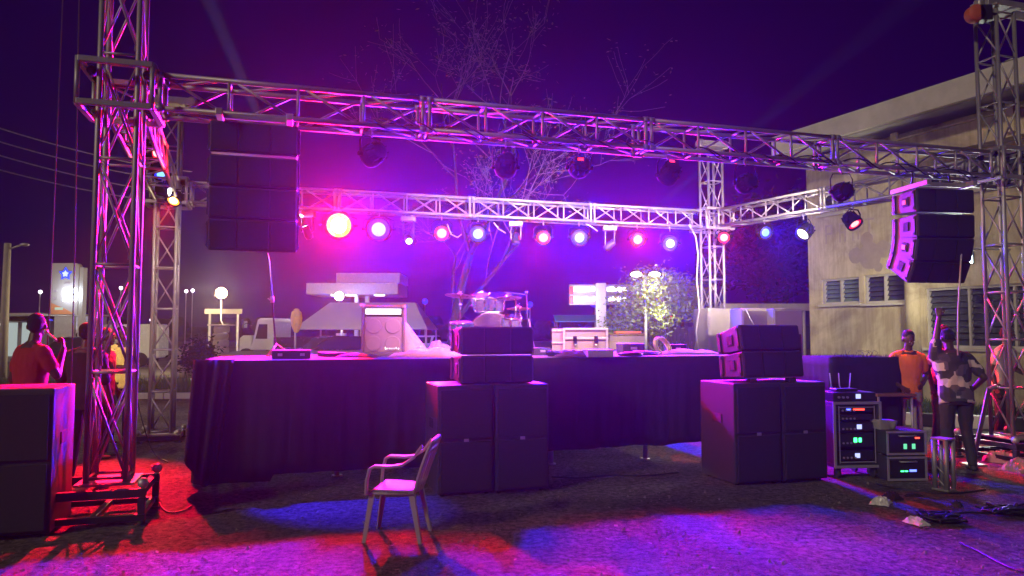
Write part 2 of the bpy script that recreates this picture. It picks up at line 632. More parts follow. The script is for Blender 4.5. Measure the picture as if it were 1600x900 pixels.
# ---------------------------------------------------------------- lamps
RED, BLUE, WARM, COOL = (1.0, 0.004, 0.03), (0.02, 0.006, 1.0), (1.0, 0.80, 0.62), (0.42, 0.5, 1.0)
LENS = {'red': (glow('red_lamp_core', (1.0, .40, .38), 2.2), glow('red_lamp_halo', (1.0, .004, .02), 1.6)),
        'amber': (glow('amber_lamp_core', (1.0, .92, .62), 6), glow('amber_lamp_halo', (1.0, .40, .03), 3.0)),
        'blue': (glow('blue_lamp_core', (.22, .60, 1.0), 1.7), glow('blue_lamp_halo', (.005, .03, 1.0), 1.6)),
        'white': (glow('white_lamp_core', (1.0, .95, .85), 9), glow('white_lamp_halo', (.9, .85, .75), 3.0)),
        'off': (pbr('dark_lens', (.03, .03, .035), .1, 0, .1), BLACKMETAL)}
DISPLAY_RED = glow('red_display', (1.0, .03, .02), 3.0)

WASH = {'red': 1.0, 'amber': 1.05, 'blue': 2.7, 'white': 1.0, 'off': 0}
def wash_lamp(c, hang_z, aim, key, label, group, power=0, cone=75, col=None, display=False, size=1.0, blend=.7):
    c = V(c)
    t = thing('wash_lamp', label, 'stage lamp', c, 0, group)
    d = V(aim).normalized()
    q = d.to_track_quat('Z', 'Y').to_matrix().to_4x4()      # +Z = beam
    s = size
    mb = MB()
    mb.lathe([(.03, -.17 * s), (.07 * s, -.165 * s), (.098 * s, -.12 * s), (.102 * s, -.05 * s), (.115 * s, -.04 * s), (.118 * s, .03 * s), (.112 * s, .05 * s), (.100 * s, .05 * s), (.096 * s, .022 * s)], 22, q)
    for k in range(10):
        M = q @ Matrix.Rotation(2 * math.pi * k / 10, 4, 'Z')
        mb.box((.093 * s, 0, -.105 * s), (.03, .006, .09 * s), M)
    mb.build('housing', LAMPBLACK, t)
    core, rim = LENS[key]
    MB().lathe([(.001, .034 * s), (.045 * s, .034 * s), (.062 * s, .030 * s), (.062 * s, .012 * s), (.001, .012 * s)], 20, q).build('lens', core, t)
    MB().lathe([(.0625 * s, .028 * s), (.0955 * s, .022 * s), (.0955 * s, .014 * s), (.0625 * s, .012 * s)], 20, q).build('lens_halo_rim', rim, t)  # glow painted round the core as the lamp's halo
    # yoke
    side = d.cross(V((0, 0, 1)))
    side = side.normalized() if side.length > .1 else V((1, 0, 0))
    top = min(.22, max(.15, hang_z - c.z - .05))
    mb = MB()
    mb.path([side * .128 * s, side * .135 * s + V((0, 0, top * .7)), side * .10 + V((0, 0, top)), -side * .10 + V((0, 0, top)), -side * .135 * s + V((0, 0, top * .7)), -side * .128 * s], .012, 6, None, None, .45)
    mb.tube(side * .10 * s, side * .15 * s, .022, 10); mb.tube(-side * .10 * s, -side * .15 * s, .022, 10)
    mb.build('yoke', LAMPBLACK, t)
    mb = MB()
    zt = hang_z - c.z
    mb.tube((0, 0, top - .005), (0, 0, zt - .03), .011, 8)
    for a in range(7):
        pass
    arc = [V((0, .034 * math.cos(rad(-100 + 40 * k)), zt + .034 * math.sin(rad(-100 + 40 * k)))) for k in range(7)]
    mb.path(arc, .009, 6)
    mb.build('clamp', STEEL, t)
    if display:
        M = q
        m2 = MB(); m2.box((.02, .05, -.176), (.06, .028, .006), M); m2.build('display', DISPLAY_RED, t)
    if power:
        lamp(t, 'SPOT', d * .07 * s, power * WASH[key], col, d, cone, blend, .045 * s)
    return t

def moving_lamp(c, hang_z, aim, key, label, power=0, cone=4, col=WARM, blend=.5):
    c = V(c)
    t = thing('moving_lamp', label, 'stage lamp', c, 0, 'small moving heads under the rear truss')
    d = V(aim).normalized()
    q = d.to_track_quat('Z', 'Y').to_matrix().to_4x4()
    MB().lathe([(.02, -.13), (.055, -.12), (.07, -.06), (.06, .03), (.062, .09), (.055, .10), (.05, .085)], 18, q).build('head', BLACKMETAL, t)
    MB().lathe([(.001, .092), (.045, .092), (.05, .088), (.001, .084)], 18, q).build('lens', LENS[key][0], t)
    zt = hang_z - c.z
    top = zt - .07
    mb = MB()
    for sx in (-1, 1):
        MB().box((sx * .085, 0, top * .45), (.025, .06, top * .95)).build('yoke_arm', BLACKMETAL, t, .006)
    mb = MB(); mb.box((0, 0, top + .005), (.24, .17, .075)); mb.build('base', STEEL, t, .012)
    mb = MB()
    for sx in (-.06, .06):
        mb.tube((sx, 0, top + .03), (sx, 0, zt), .014, 8)
    mb.build('clamp', STEEL, t)
    if power:
        lamp(t, 'SPOT', d * .12, power, col, d, cone, blend, .03)
    return t

ZB = ZT - TS        # underside of the spans
DOWN = V((0.05, -1, -0.36))
def on_back(u, v):
    p = on_line(BL, BR, u)
    return at(u, v, p.y)
rear = [(530, 352, 'amber', 'leftmost red lamp of the rear truss, glaring amber-white and largest', (1.0, .004, .03), 9500, (.10, -1, -.16), 1.5),
        (592, 358, 'blue', 'bright pale blue lamp beside the glaring amber one on the rear truss', BLUE, 5200, (.10, -1, -.22), 1.35),
        (690, 364, 'red', 'red lamp on the rear truss, between a small white head and a blue lamp', RED, 3300, (.12, -1, -.36), .95),
        (747, 365, 'blue', 'blue lamp of the rear truss, above the drum kit cymbal at the left', BLUE, 3800, (-.05, -1, -.36), 1.0),
        (849, 371, 'red', 'red lamp of the rear truss, right of the unlit moving head', RED, 3000, (-.1, -1, -.36), .9),
        (905, 371, 'blue', 'blue lamp of the rear truss, above the roadside sign strips', BLUE, 3600, (.05, -1, -.36), 1.0),
        (996, 374, 'red', 'red lamp of the rear truss, over the lit leafy tree', RED, 3300, (.05, -1, -.36), .95),
        (1047, 380, 'blue', 'rightmost blue lamp of the rear truss, just before the rear right tower', BLUE, 3600, (-.1, -1, -.36), .98)]
for u, v, key, lab, col, pw, aim, sz in rear:
    wash_lamp(on_back(u, v), ZB, aim, key, lab, 'lamps along the rear truss', pw, 84, col, False, sz * 1.38)  # lamps enlarged so their glowing discs take in the bloom
moving_lamp(on_back(480, 362), ZB, at(390, 150, 11.0) - on_back(480, 362), 'white', 'small white moving head nearest the hanging black speakers, sending a beam upward', 3.2e6, 4.2, COOL)
moving_lamp(on_back(638, 374), ZB, (.3, -1, -.55), 'white', 'small white moving head between the pale blue lamp and a red lamp', 500, 16, WARM)
moving_lamp(on_back(806, 374), ZB, (.1, -.6, -1), 'off', 'unlit moving head hanging between a blue and a red lamp', 0)
moving_lamp(on_back(953, 383), ZB, at(1330, 76, 12.2) - on_back(953, 383), 'white', 'small white moving head left of the red lamp over the leafy tree', 1.3e6, 4.0, COOL)

def on_right(u, v, off=0.0):
    p = on_line(BR, RF, u)
    return at(u, v, p.y)
for u, v, key, lab, col, pw, aim in (
        (1131, 371, 'red', 'red lamp at the rear right tower, turned aside', RED, 1100, (-.25, -1, -.30)),
        (1195, 363, 'blue', 'blue lamp under the right side span', BLUE, 1500, (.15, -1, -.30)),
        (1256, 364, 'white', 'white lamp under the right side span, beside the red one', WARM, 300, (-.6, -.3, -.5)),
        (1334, 348, 'red', 'red lamp under the right side span, in front of the hall wall', RED, 2600, (.50, -1, -1.3))):
    wash_lamp(on_right(u, v), ZB, aim, key, lab, 'lamps along the right side span', pw, 62, col, False, 1.1)
for u, v, Y, key, lab, col, pw in (
        (241, 237, 8.7, 'red', 'red lamp nearest the camera along the left side span', RED, 2400),
        (251, 270, 9.5, 'blue', 'blue lamp along the left side span, between red and white ones', BLUE, 4200),
        (262, 297, 10.1, 'white', 'white lamp along the left side span', WARM, 2400),
        (272, 312, 10.7, 'amber', 'orange lamp farthest along the left side span', (1, .004, .03), 9000)):
    c = at(u, v, Y)
    wash_lamp(c, max(ZB, c.z + .2), {'red': (.93, -.18, -.20), 'blue': (2.9, -2.35, -3.7), 'white': (.93, .02, -.16), 'amber': (-.04, -1, -.95)}[key], key, lab, 'lamps along the left side span', pw, {'red': 44, 'blue': 20, 'white': 30, 'amber': 62}[key], col, False, .9)

# lamps on the front span face the stage, their dark backs to the camera
front = [(580, 243, 0, 0, 'leftmost of the black lamps under the front span, lost in pink glow'),
         (790, 262, 1, 0, 'black lamp under the front span above the drum kit, without a lit display'),
         (905, 262, 1, 1, 'black lamp with two red display lights, second over the sign strips'),
         (1043, 275, 0, 1, 'black lamp with one red display light, left of the rear right tower'),
         (1165, 287, 1, 0, 'black lamp against dark trees right of the rear right tower'),
         (1315, 300, 1, 0, 'black lamp in front of the pale hall wall under the front span')]
for u, v, lit, disp, lab in front:
    p = on_line(LF, RF, u)
    c = at(u, v, p.y)
    aim = (-.75, .72, -.20) if u == 580 else (.0, 1, .02) if u > 1300 else (-.12, 1, .0)
    aim = {790: (-.14, 1, -.56), 1043: (-.42, 1, -.72)}.get(u, aim)
    pw = {580: 1300, 790: 1250, 1043: 480, 905: 5200, 1165: 3800, 1315: 3400}[u]
    wash_lamp(c, ZB, aim, 'white', lab, 'black lamps along the front span', pw, {580: 38, 790: 78, 1043: 46}.get(u, 52), (1.0, .34, .58) if u == 790 else WARM, bool(disp), .98, .9)

# black cables wound along the front span
random.seed(4)
CABLE = pbr('black_cable', (.012, .012, .013), .5)
def span_pt(s, off, z):
    d = (RF - LF).normalized()
    n = V((-d.y, d.x, 0))
    return LF + d * s + n * off + V((0, 0, z))
Lf = (RF - LF).length
for s0, s1, lab in ((5.6, 9.6, 'black power cables wound around the right half of the front span'), (2.2, 5.2, 'thin black cable looped around the left half of the front span')):
    mb = MB()
    for k, (off, ph) in enumerate(((-.17, 0), (-.17, 1.7))):
        pts = []
        n = int((s1 - s0) * 26)
        for i in range(n + 1):
            s = s0 + (s1 - s0) * i / n
            a = s * (9 + 3 * k) + ph
            pts.append(span_pt(s, off + .045 * math.cos(a) + .022, ZB + .03 + .048 * math.sin(a) - .02 * math.sin(s * 2.2)))
        mb.path(pts, .008, 5)
    tag(mb.build('cable', CABLE), lab, 'cable')
mb = MB()
pts = [on_back(u, v) + V((0, 0, 0)) for u, v in ((1070, 355), (1080, 372), (1084, 400), (1082, 440), (1086, 480), (1081, 520), (1084, 548))]
mb.path([p + V((0, -.32, 0)) for p in pts], .014, 6)
tag(mb.build('cable', pbr('pale_cable', (.5, .48, .46), .5)), 'pale cable hanging down the rear right tower to the stage', 'cable')
for pts, lab in (([(700, 352), (706, 368), (716, 373), (722, 368)], 'loose white cable tail under the rear truss beside a red lamp'),
                 ([(772, 350), (780, 360), (790, 366)], 'short loose cable end under the rear truss beside a blue lamp'),
                 ([(915, 352), (924, 357), (932, 363)], 'short loose cable end under the rear truss left of the white head')):
    mb = MB(); mb.path([on_back(u, v) + V((0, -.16, 0)) for u, v in pts], .010, 6)
    tag(mb.build('cable', MATS['pale_cable']), lab, 'cable')

# ---------------------------------------------------------------- line array cabinets
AW, AD, AH = .76, .46, .285
LOGO = glow('badge_dark', (.2, .05, .02), .1)
BADGE = pbr('orange_badge', (.75, .28, .10), .4, 0, .1)
def array_cabinet(parent, name, M, side_badges=(1, 1), taper=.03):
    """trapezoid cabinet: front at local y=0, back at y=AD, centre x=0, z 0..AH"""
    mb = MB()
    w, b = AW / 2, AH
    mb.add([(-w, 0, 0), (w, 0, 0), (w, 0, b), (-w, 0, b), (-w, AD, taper), (w, AD, taper), (w, AD, b - taper), (-w, AD, b - taper)],
           [(0, 1, 2, 3), (5, 4, 7, 6), (0, 3, 7, 4), (1, 5, 6, 2), (3, 2, 6, 7), (0, 4, 5, 1)], False, M)
    cab = mb.build(name, CABSIDE, parent, .012)
    mb = MB()
    for x0, x1 in ((-w + .012, -.145), (-.135, .135), (.145, w - .012)):
        mb.box(((x0 + x1) / 2, -.010, b / 2), (x1 - x0, .018, b - .03), M)
    mb.build('grille', GRILLE, cab if parent is not None else cab, .006)
    for sx, bd in ((-1, side_badges[0]), (1, side_badges[1])):
        mb = MB()
        mb.box((sx * (w + .006), AD * .42, b / 2), (.010, .10, .11), M)
        mb.build('handle_recess', GRILLE, cab, .004)
        if bd:
            mb = MB(); mb.box((sx * (w + .014), AD * .42 + .012, b / 2), (.008, .065, .055), M)
            mb.build('badge', BADGE, cab, .002)
        for y in (.045, AD - .06):
            mb = MB()
            mb.box((sx * (w + .009), y, b / 2), (.014, .05, b - .05), M)
            mb.tube(M @ V((sx * (w + .004), y, .05)) if False else V((sx * (w + .004), y, .05)), V((sx * (w + .024), y, .05)), .014, 10, M=M)
            mb.tube(V((sx * (w + .004), y, b - .05)), V((sx * (w + .024), y, b - .05)), .014, 10, M=M)
            mb.build('rigging_plate', CABSIDE, cab, .003)
    return cab

def hanging_array(c, rz, label, tilts, badge, taper=.03):
    t = thing('line_array', label, 'speaker array', c, rz, 'hanging speaker arrays')
    M = Matrix.Identity(4)
    z, y = 0.0, 0.0
    top = V((0, 0, 0))
    cur = Matrix.Translation((0, 0, 0))
    ang = 0
    for i, a in enumerate(tilts):
        ang += a
        # hinge at back top edge; cabinets hang downwards
        cur = cur @ Matrix.Rotation(rad(a), 4, 'X')
        M = cur @ Matrix.Translation((0, 0, -AH))
        array_cabinet(t, 'cabinet', M, (badge[i], badge[i]), taper)
        cur = M @ Matrix.Translation((0, 0, -.022 if i == 0 else -.004))
    mb = MB()
    for x in (-.3, .3):
        mb.box((x, AD / 2 - .02, .05), (.06, AD + .22, .06))
    for y in (0.02, AD / 2, AD - .04):
        mb.box((0, y, .05), (.54, .05, .05))
    mb.build('bumper_frame', STEEL, t, .006)
    zz = (ZB + .02) - c.z
    for x in (-.26, .26):
        mb = MB(); mb.tube((x, AD / 2, .08), (x * .9, AD / 2, zz + .06), .012, 8)
        mb.build('hanging_strap', BLACKMETAL, t)
    return t
# left array hangs by the near left tower, right array by the right tower
pl = on_line(LF, RF, 389)
cl = at(389, 192, pl.y)
hanging_array(V((pl.x + .09, pl.y - .2, 0)) + V((0, 0, cl.z - .06)), RIGROT, 'hanging black speaker array at the left with a coloured streak across its top joint', (0, 1, 2, 3), (0, 0, 0, 0), .006)
pr = on_line(LF, RF, 1458)
cr = at(1458, 301, pr.y - .1)
hanging_array(V((cr.x, pr.y - .35, cr.z)), rad(8), 'hanging curved speaker array with violet-lit side and orange badges, at the right', (0, 2, 12, 14), (1, 0, 1, 0))

# ---------------------------------------------------------------- stage
SFL = V((at(320, 558, 7.86).x, 7.86, 0))
SROT = RIGROT
SX, SY = V((math.cos(SROT), math.sin(SROT), 0)), V((-math.sin(SROT), math.cos(SROT), 0))
SZ = 1.31
SW, SD = 6.6, 4.5
t = thing('stage', 'raised stage deck with a pale strip-lit top behind the black skirt', 'stage', SFL, SROT)
mb = MB()
for i in range(3):
    for j in range(2):
        mb.box((SW / 3 * (i + .5), SD / 2 * (j + .5), SZ - .06), (SW / 3 - .006, SD / 2 - .006, .12))
mb.build('deck', pbr('stage_deck_carpet', (.20, .19, .20), .9, 0, .3, 6, .3, 120), t, .008)
for i in range(6):
    for j in range(3):
        x, y = .12 + (SW - .24) * i / 5, .12 + (SD - .24) * j / 2
        m2 = MB(); m2.tube((x, y, 0), (x, y, SZ - .12), .03, 10); m2.tube((x, y, 0), (x, y, .02), .06, 12)
        m2.build('leg', STEEL, t)
mb = MB()
for z in (.35, .9):
    for j in range(3):
        y = .12 + (SD - .24) * j / 2
        mb.tube((.12, y, z), (SW - .12, y, z), .018, 8)
mb.build('brace', STEEL, t)

def skirt(pts, ztop, zbot, fold, label, seed, flare=0.0):
    """cloth hanging from a plan polyline (local to the stage)"""
    rnd = random.Random(seed)
    mb = MB()
    pts = [V((p[0], p[1], 0)) for p in pts]
    L = [0]
    for a, b in zip(pts, pts[1:]):
        L.append(L[-1] + (b - a).length)
    n = int(L[-1] / .035)
    rows = 10
    ph = [rnd.uniform(0, 6) for _ in range(6)]
    vs = []
    for j in range(rows + 1):
        for i in range(n + 1):
            s = L[-1] * i / n
            k = max(q for q in range(len(pts) - 1) if L[q] <= s + 1e-9)
            d = (pts[k + 1] - pts[k]).normalized()
            nrm = V((d.y, -d.x, 0))
            p = pts[k] + d * (s - L[k])
            f = j / rows
            zb = zbot(s / L[-1])
            w = fold * (math.sin(s * 17 + ph[0] + 1.5 * math.sin(s * 3 + ph[1])) + .6 * math.sin(s * 41 + ph[2] + f * 2)) * (.25 + .75 * f)
            w += .05 * f * noise.noise(V((s * 1.3, f * 2, seed)))
            z = ztop + (zb + .02 * noise.noise(V((s * 3, 0, seed))) - ztop) * f
            vs.append(V((p.x, p.y, 0)) + nrm * (.02 + w + flare * f) + V((0, 0, z)))
    fs = [(j * (n + 1) + i, j * (n + 1) + i + 1, (j + 1) * (n + 1) + i + 1, (j + 1) * (n + 1) + i) for j in range(rows) for i in range(n)]
    mb.add(vs, fs, True)
    o = mb.build('stage_skirt', DRAPE)
    o.location = SFL
    o.rotation_euler = (0, 0, SROT)
    sol = o.modifiers.new('cloth', 'SOLIDIFY'); sol.thickness = .006
    tag(o, label, 'stage skirt', 'black cloths hung round the stage')
skirt([(-.02, 1.6), (-.02, .06), (.0, .0), (3.5, -.02)], SZ - .004, lambda s: .03 if s < .45 else .10, .016, 'black stage skirt falling from the left corner of the stage, behind the chair', 3, .07)
skirt([(3.47, -.05), (6.58, -.04)], SZ - .006, lambda s: .20 + .03 * s, .012, 'black stage skirt between the centre speakers and the right speakers, ending above the ground', 5, .03)
mb = MB()
random.seed(8)
# fallen fold of cloth hanging out at the left corner
def hung_corner():
    n, rows = 16, 12
    vs = []
    for j in range(rows + 1):
        f = j / rows
        for i in range(n + 1):
            g = i / n
            x = -.10 - .05 * f + .40 * g * (1 - .25 * f)
            y = -.08 - .12 * f - .03 * math.sin(g * 11 + f) - .03 * math.sin(g * 23)
            z = SZ + .012 - (SZ - .10 + .12 * math.sin(g * 3.0) * f - .55 * (0) ) * f * (1 - .22 * abs(g - .75))
            vs.append((x, y, max(.03, z)))
    return vs, [(j * (n + 1) + i, j * (n + 1) + i + 1, (j + 1) * (n + 1) + i + 1, (j + 1) * (n + 1) + i) for j in range(rows) for i in range(n)]
vs, fs = hung_corner()
mb.add(vs, fs, True)
o = mb.build('stage_skirt', DRAPE)
o.location = SFL; o.rotation_euler = (0, 0, SROT)
o.modifiers.new('cloth', 'SOLIDIFY').thickness = .006
tag(o, 'loose black cloth hanging over the left corner of the stage in pointed folds', 'stage skirt', 'black cloths hung round the stage')

# rear scrim: none; sheeting round the rear right tower foot
SHEET = pbr('white_sheeting', (.30, .285, .265), .7, 0, .12, 3, .25, 14)
def wrapped_box(name, c, w, d, h, label, cat, mat, wrinkle=.02, rz=RIGROT, seed=1):
    mb = MB()
    rings = []
    n = 40
    for j in range(15):
        z = h * j / 14
        ring = []
        for i in range(n):
            t_ = 2 * math.pi * i / n
            cx, sy = math.cos(t_), math.sin(t_)
            m_ = max(abs(cx), abs(sy))
            x, y = cx / m_ * w / 2, sy / m_ * d / 2
            wv = wrinkle * (noise.noise(V((x * 4, y * 4, z * 3 + seed))) + .7 * noise.noise(V((x * 9 + z * 6, y * 9, z * 2 + seed))))
            k = 1 + wv * 2 / max(w, d) + (.03 * (1 - j / 14))
            ring.append((x * k, y * k, z + (.012 * noise.noise(V((x * 6, y * 6, seed))) if j > 12 else 0)))
        rings.append(ring)
    mb.loft(rings)
    o = mb.build(name, mat)
    o.location = c; o.rotation_euler = (0, 0, rz)
    tag(o, label, cat)
    return o
wrapped_box('sheeting', BR + V((0, 0, 0)), .52, .52, 2.06, 'white sheeting wrapped around the foot of the rear right tower', 'sheeting', SHEET, .03, RIGROT, 2)

# two white cabinets behind the right speakers
WM = pbr('white_enamel', (.34, .31, .29), .4, 0, .1, 4)
for u0, u1, Y, lab, strap in ((1158, 1200, 12.0, 'left white cabinet behind the right speakers, with a diagonal strap', True), (1207, 1254, 11.8, 'plain white cabinet behind the right speakers, nearest the hall', False)):
    p0, p1 = at(u0, 482, Y), at(u1, 482, Y)
    w = p1.x - p0.x
    t = thing('white_cabinet', lab, 'cabinet', ((p0.x + p1.x) / 2, Y, 0), rad(6), 'white cabinets behind the right speakers')
    h = p0.z
    mb = MB(); mb.box((0, .25, h / 2), (w, .5, h)); mb.build('body', WM, t, .02)
    mb = MB(); mb.box((0, -.015, h / 2 + .03), (w - .02, .025, h - .12)); mb.build('door', WM, t, .01)
    mb = MB(); mb.box((w * .36, -.04, h * .72), (.03, .03, .3)); mb.build('handle', BLACKMETAL, t, .006)
    if strap:
        mb = MB(); mb.path([(-w * .38, -.035, h - .02), (w * .12, -.035, h - .42), (w * .2, -.035, h - .62)], .018, 4, None, None, .3); mb.build('strap', STEEL, t)

# ---------------------------------------------------------------- speaker stacks
def subwoofer(c, rz, w, d, h, label, group, mat=CABSIDE):
    t = thing('subwoofer', label, 'subwoofer', c, rz, group)
    mb = MB(); mb.box((0, d / 2 + .012, h / 2 + .015), (w, d, h - .03)); mb.build('cabinet', mat, t, .012)
    mb = MB()
    for z in (h * .27, h * .74):
        mb.box((0, -.002, z), (w - .06, .026, h * .44))
    mb.build('grille', GRILLE, t, .006)
    for sx in (-1, 1):
        mb = MB(); mb.box((sx * (w / 2 + .002), d * .5, h * .64), (.012, .18, .10)); mb.build('handle_recess', GRILLE, t, .004)
    mb = MB(); mb.box((0, -.008, h * .505), (.05, .012, .03)); mb.build('badge', STEEL, t, .003)
    for x in (-w / 2 + .06, w / 2 - .06):
        for y in (.08, d - .06):
            MB().tube((x, y, 0), (x, y, .02), .022, 10).build('foot', RUBBER, t)
    return t

def stack(fl, rz, h, lab_l, lab_r, lab_lo, lab_hi, dx, dy, tilt, group, nm):
    X, Y = V((math.cos(rz), math.sin(rz), 0)), V((-math.sin(rz), math.cos(rz), 0))
    w, d = .577, .66
    for k, lab in ((0, lab_l), (1, lab_r)):
        subwoofer(fl + X * (w * (k + .5) + .004 * k), rz, w - .004, d, h, lab, 'large subwoofers standing on the yard')
    # two array cabinets lying on the pair, tilted upwards when the stack calls for it
    R0 = Matrix.Rotation(rz, 4, 'Z') @ Matrix.Rotation(rad(-tilt), 4, 'X')
    p0 = fl + X * dx + Y * dy + V((0, 0, h + .006 + AD * math.sin(rad(tilt))))
    R1 = Matrix.Rotation(rz, 4, 'Z') @ Matrix.Rotation(rad(-tilt * 1.8), 4, 'X')
    p1 = p0 + R0 @ V((0, 0, AH + .006))
    for lab, p, rx in ((lab_lo, p0, -tilt), (lab_hi, p1, -tilt * 1.8)):
        cab = array_cabinet(None, 'stacked_cabinet', Matrix.Identity(4), (0, 0))
        cab.location = p
        cab.rotation_euler = (rad(rx), 0, rz)
        tag(cab, lab, 'speaker', nm)
        if tilt and lab == lab_lo:
            for x in (-.25, .25):
                MB().box((x, .06, -.030), (.08, .08, .050)).build('wedge_foot', RUBBER, cab)

cf = on_ground(683, 779)
stack(V((cf.x, cf.y, 0)), RIGROT, 1.085, 'left subwoofer of the pair behind the chair', 'right subwoofer of the pair in front of the stage centre',
      'lower of the two dark speaker cabinets on the centre subwoofers', 'upper of the two dark speaker cabinets on the centre subwoofers, below the drum kit',
      .64, .12, 0, 'centre', 'speaker cabinets stacked on the centre subwoofers')
rf = on_ground(1150, 762)
stack(V((rf.x, rf.y, 0)), RIGROT, 1.07, 'left subwoofer of the right pair, its side lit red', 'right subwoofer of the right pair, beside the equipment rack',
      'lower magenta-sided speaker cabinet on the right subwoofers', 'upper magenta-sided speaker cabinet on the right subwoofers, below the white cabinets',
      .57, .10, 6, 'right', 'speaker cabinets stacked on the right subwoofers')
lf = V((-3.63, 5.90, 0))
X = V((math.cos(RIGROT), math.sin(RIGROT), 0))
subwoofer(lf - X * .40, RIGROT, .80, .62, 1.165, 'tall black subwoofer at the left edge, in front of the person in red', 'large subwoofers standing on the yard')
subwoofer(lf - X * 1.21, RIGROT, .80, .62, 1.165, 'black subwoofer cut off by the left edge of the photo', 'large subwoofers standing on the yard')

# ---------------------------------------------------------------- black draped table, racks, cases
t = thing('draped_table', 'table under a shaggy black cloth behind the equipment rack', 'table', at(1321, 600, 10.0) * V((1, 1, 0)), rad(10))
mb = MB()
rings = []
n = 64
for j in range(12):
    z = 1.29 * j / 11
    ring = []
    for i in range(n):
        a = 2 * math.pi * i / n
        cx, sy = math.cos(a), math.sin(a)
        m_ = max(abs(cx), abs(sy))
        x, y = cx / m_ * .50, sy / m_ * .45
        k = 1 + .025 * math.sin(i * 2.1) * (1 - j / 12) + .02 * noise.noise(V((x * 5, y * 5, z * 3)))
        ring.append((x * k, y * k, z + (.012 * noise.noise(V((x * 9, y * 9, 3))) if j == 11 else 0)))
    rings.append(ring)
mb.loft(rings)
cl_ = mb.build('cloth', DRAPE, t)
mb = MB()
random.seed(3)
for i in range(420):
    a = random.uniform(-.5, .5); y = random.choice((-.45, random.uniform(-.45, .45)))
    b = V((a, y, 1.285)); e = b + V((random.uniform(-.03, .03), random.uniform(-.03, .02), random.uniform(.01, .05)))
    mb.tube(b, e, .0022, 3, .0008, False)
for i in range(10):
    a = random.uniform(-.1, .35); b = V((a, -.2, 1.285))
    mb.path([b, b + V((random.uniform(-.05, .05), 0, .06)), b + V((random.uniform(-.1, .1), 0, .09))], .0025, 4)
fr = mb.build('fringe', DRAPE, t)
fr['kind'] = 'stuff'

LED_G, LED_B, LED_R, LED_W = glow('green_led', (.05, 1, .25), 5), glow('blue_led', (.08, .12, 1), 5), glow('red_led', (1, .06, .03), 4), glow('pale_screen', (.45, .5, 1), 1.6)
RACKFRAME = pbr('worn_aluminium_edging', (.42, .42, .44), .4, .5, .2, 14)
rk = on_ground(1342, 748)
t = thing('equipment_rack', 'wheeled black equipment rack with green and blue lights, silver edges', 'equipment rack', rk, rad(6))
w, h, z0 = .545, .72, .12
d = .5
mb = MB()
mb.box((0, d / 2, z0 + .02), (w, d, .04)); mb.box((0, d / 2, z0 + h - .02), (w, d, .04))
for sx in (-1, 1):
    mb.box((sx * (w / 2 - .02), d / 2, z0 + h / 2), (.04, d, h - .082))
mb.box((0, d - .01, z0 + h / 2), (w - .082, .02, h - .082))
mb.build('case', CABSIDE, t, .006)
mb = MB()
for z in (z0 + .012, z0 + h - .012):
    mb.box((0, -.006, z), (w + .02, .02, .03))
for sx in (-1, 1):
    mb.box((sx * (w / 2 - .004), -.006, z0 + h / 2), (.028, .02, h - .056))
    mb.box((sx * (w / 2 - .065), .006, z0 + h / 2), (.012, .01, h - .09))
for z in (z0 + .06, z0 + h - .06):
    mb.box((0, .006, z), (w - .145, .01, .012))
mb.build('edging', RACKFRAME, t, .004)
units = [(.635, .06, ((-.09, LED_B, .05, .018), (.03, LED_R, .13, .016))), (.55, .07, ()), (.445, .11, ((.03, LED_W, .055, .05),)), (.30, .16, ((-.02, LED_G, .035, .05), (.035, LED_G, .03, .045))), (.13, .11, ((.0, LED_W, .055, .05),))]
for zc, hh, leds in units:
    mb = MB(); mb.box((0, .06, z0 + zc + .0), (w - .16, .09, hh - .012))
    un = mb.build('rack_unit', BLACKMETAL, t, .004)
    for x, m_, lw, lh in leds:
        m2 = MB(); m2.box((x, .012, z0 + zc), (lw, .006, lh)); m2.build('indicator', m_, un)
    m2 = MB()
    for k in range(4):
        m2.tube((-.16 + k * .045, .018, z0 + zc - .2 * hh), (-.16 + k * .045, .004, z0 + zc - .2 * hh), .011, 10)
    m2.build('knob', STEEL, un)
for sx in (-1, 1):
    for y in (.06, d - .06):
        m2 = MB(); x = sx * (w / 2 - .06)
        m2.tube((x - .018, y, .05), (x + .018, y, .05), .05, 16); m2.box((x, y, .10), (.05, .06, .05))
        m2.build('caster', RUBBER, t)
# receiver + router on the rack
t = thing('wireless_receiver', 'black receiver with a small lit square screen on top of the equipment rack', 'receiver', rk + V((0, 0, z0 + h)), rad(6))
mb = MB(); mb.box((-.01, .2, .055), (.50, .36, .095)); mb.build('housing', BLACKMETAL, t, .006)
mb = MB(); mb.box((.03, .016, .06), (.055, .006, .05)); mb.build('screen', LED_W, t)
mb = MB()
for k in range(3):
    mb.tube((-.2 + k * .05, .02, .05), (-.2 + k * .05, .0, .05), .012, 10)
mb.build('knob', STEEL, t)
t = thing('router', 'flat router with three upright aerials on top of the black receiver', 'router', rk + V((-.05, .12, z0 + h + .104)), rad(6))
mb = MB(); mb.box((0, .07, .018), (.26, .15, .03)); mb.build('housing', BLACKMETAL, t, .01)
for x, l in ((-.095, -.018), (0, -.012), (.10, .008)):
    mb = MB(); mb.path([(x, .13, .03), (x + l, .13, .05), (x + l * 2.2, .12, .20)], .011, 6, None, [.008, .011, .009], .5); mb.build('aerial', pbr('grey_plastic', (.5, .48, .47), .4), t)

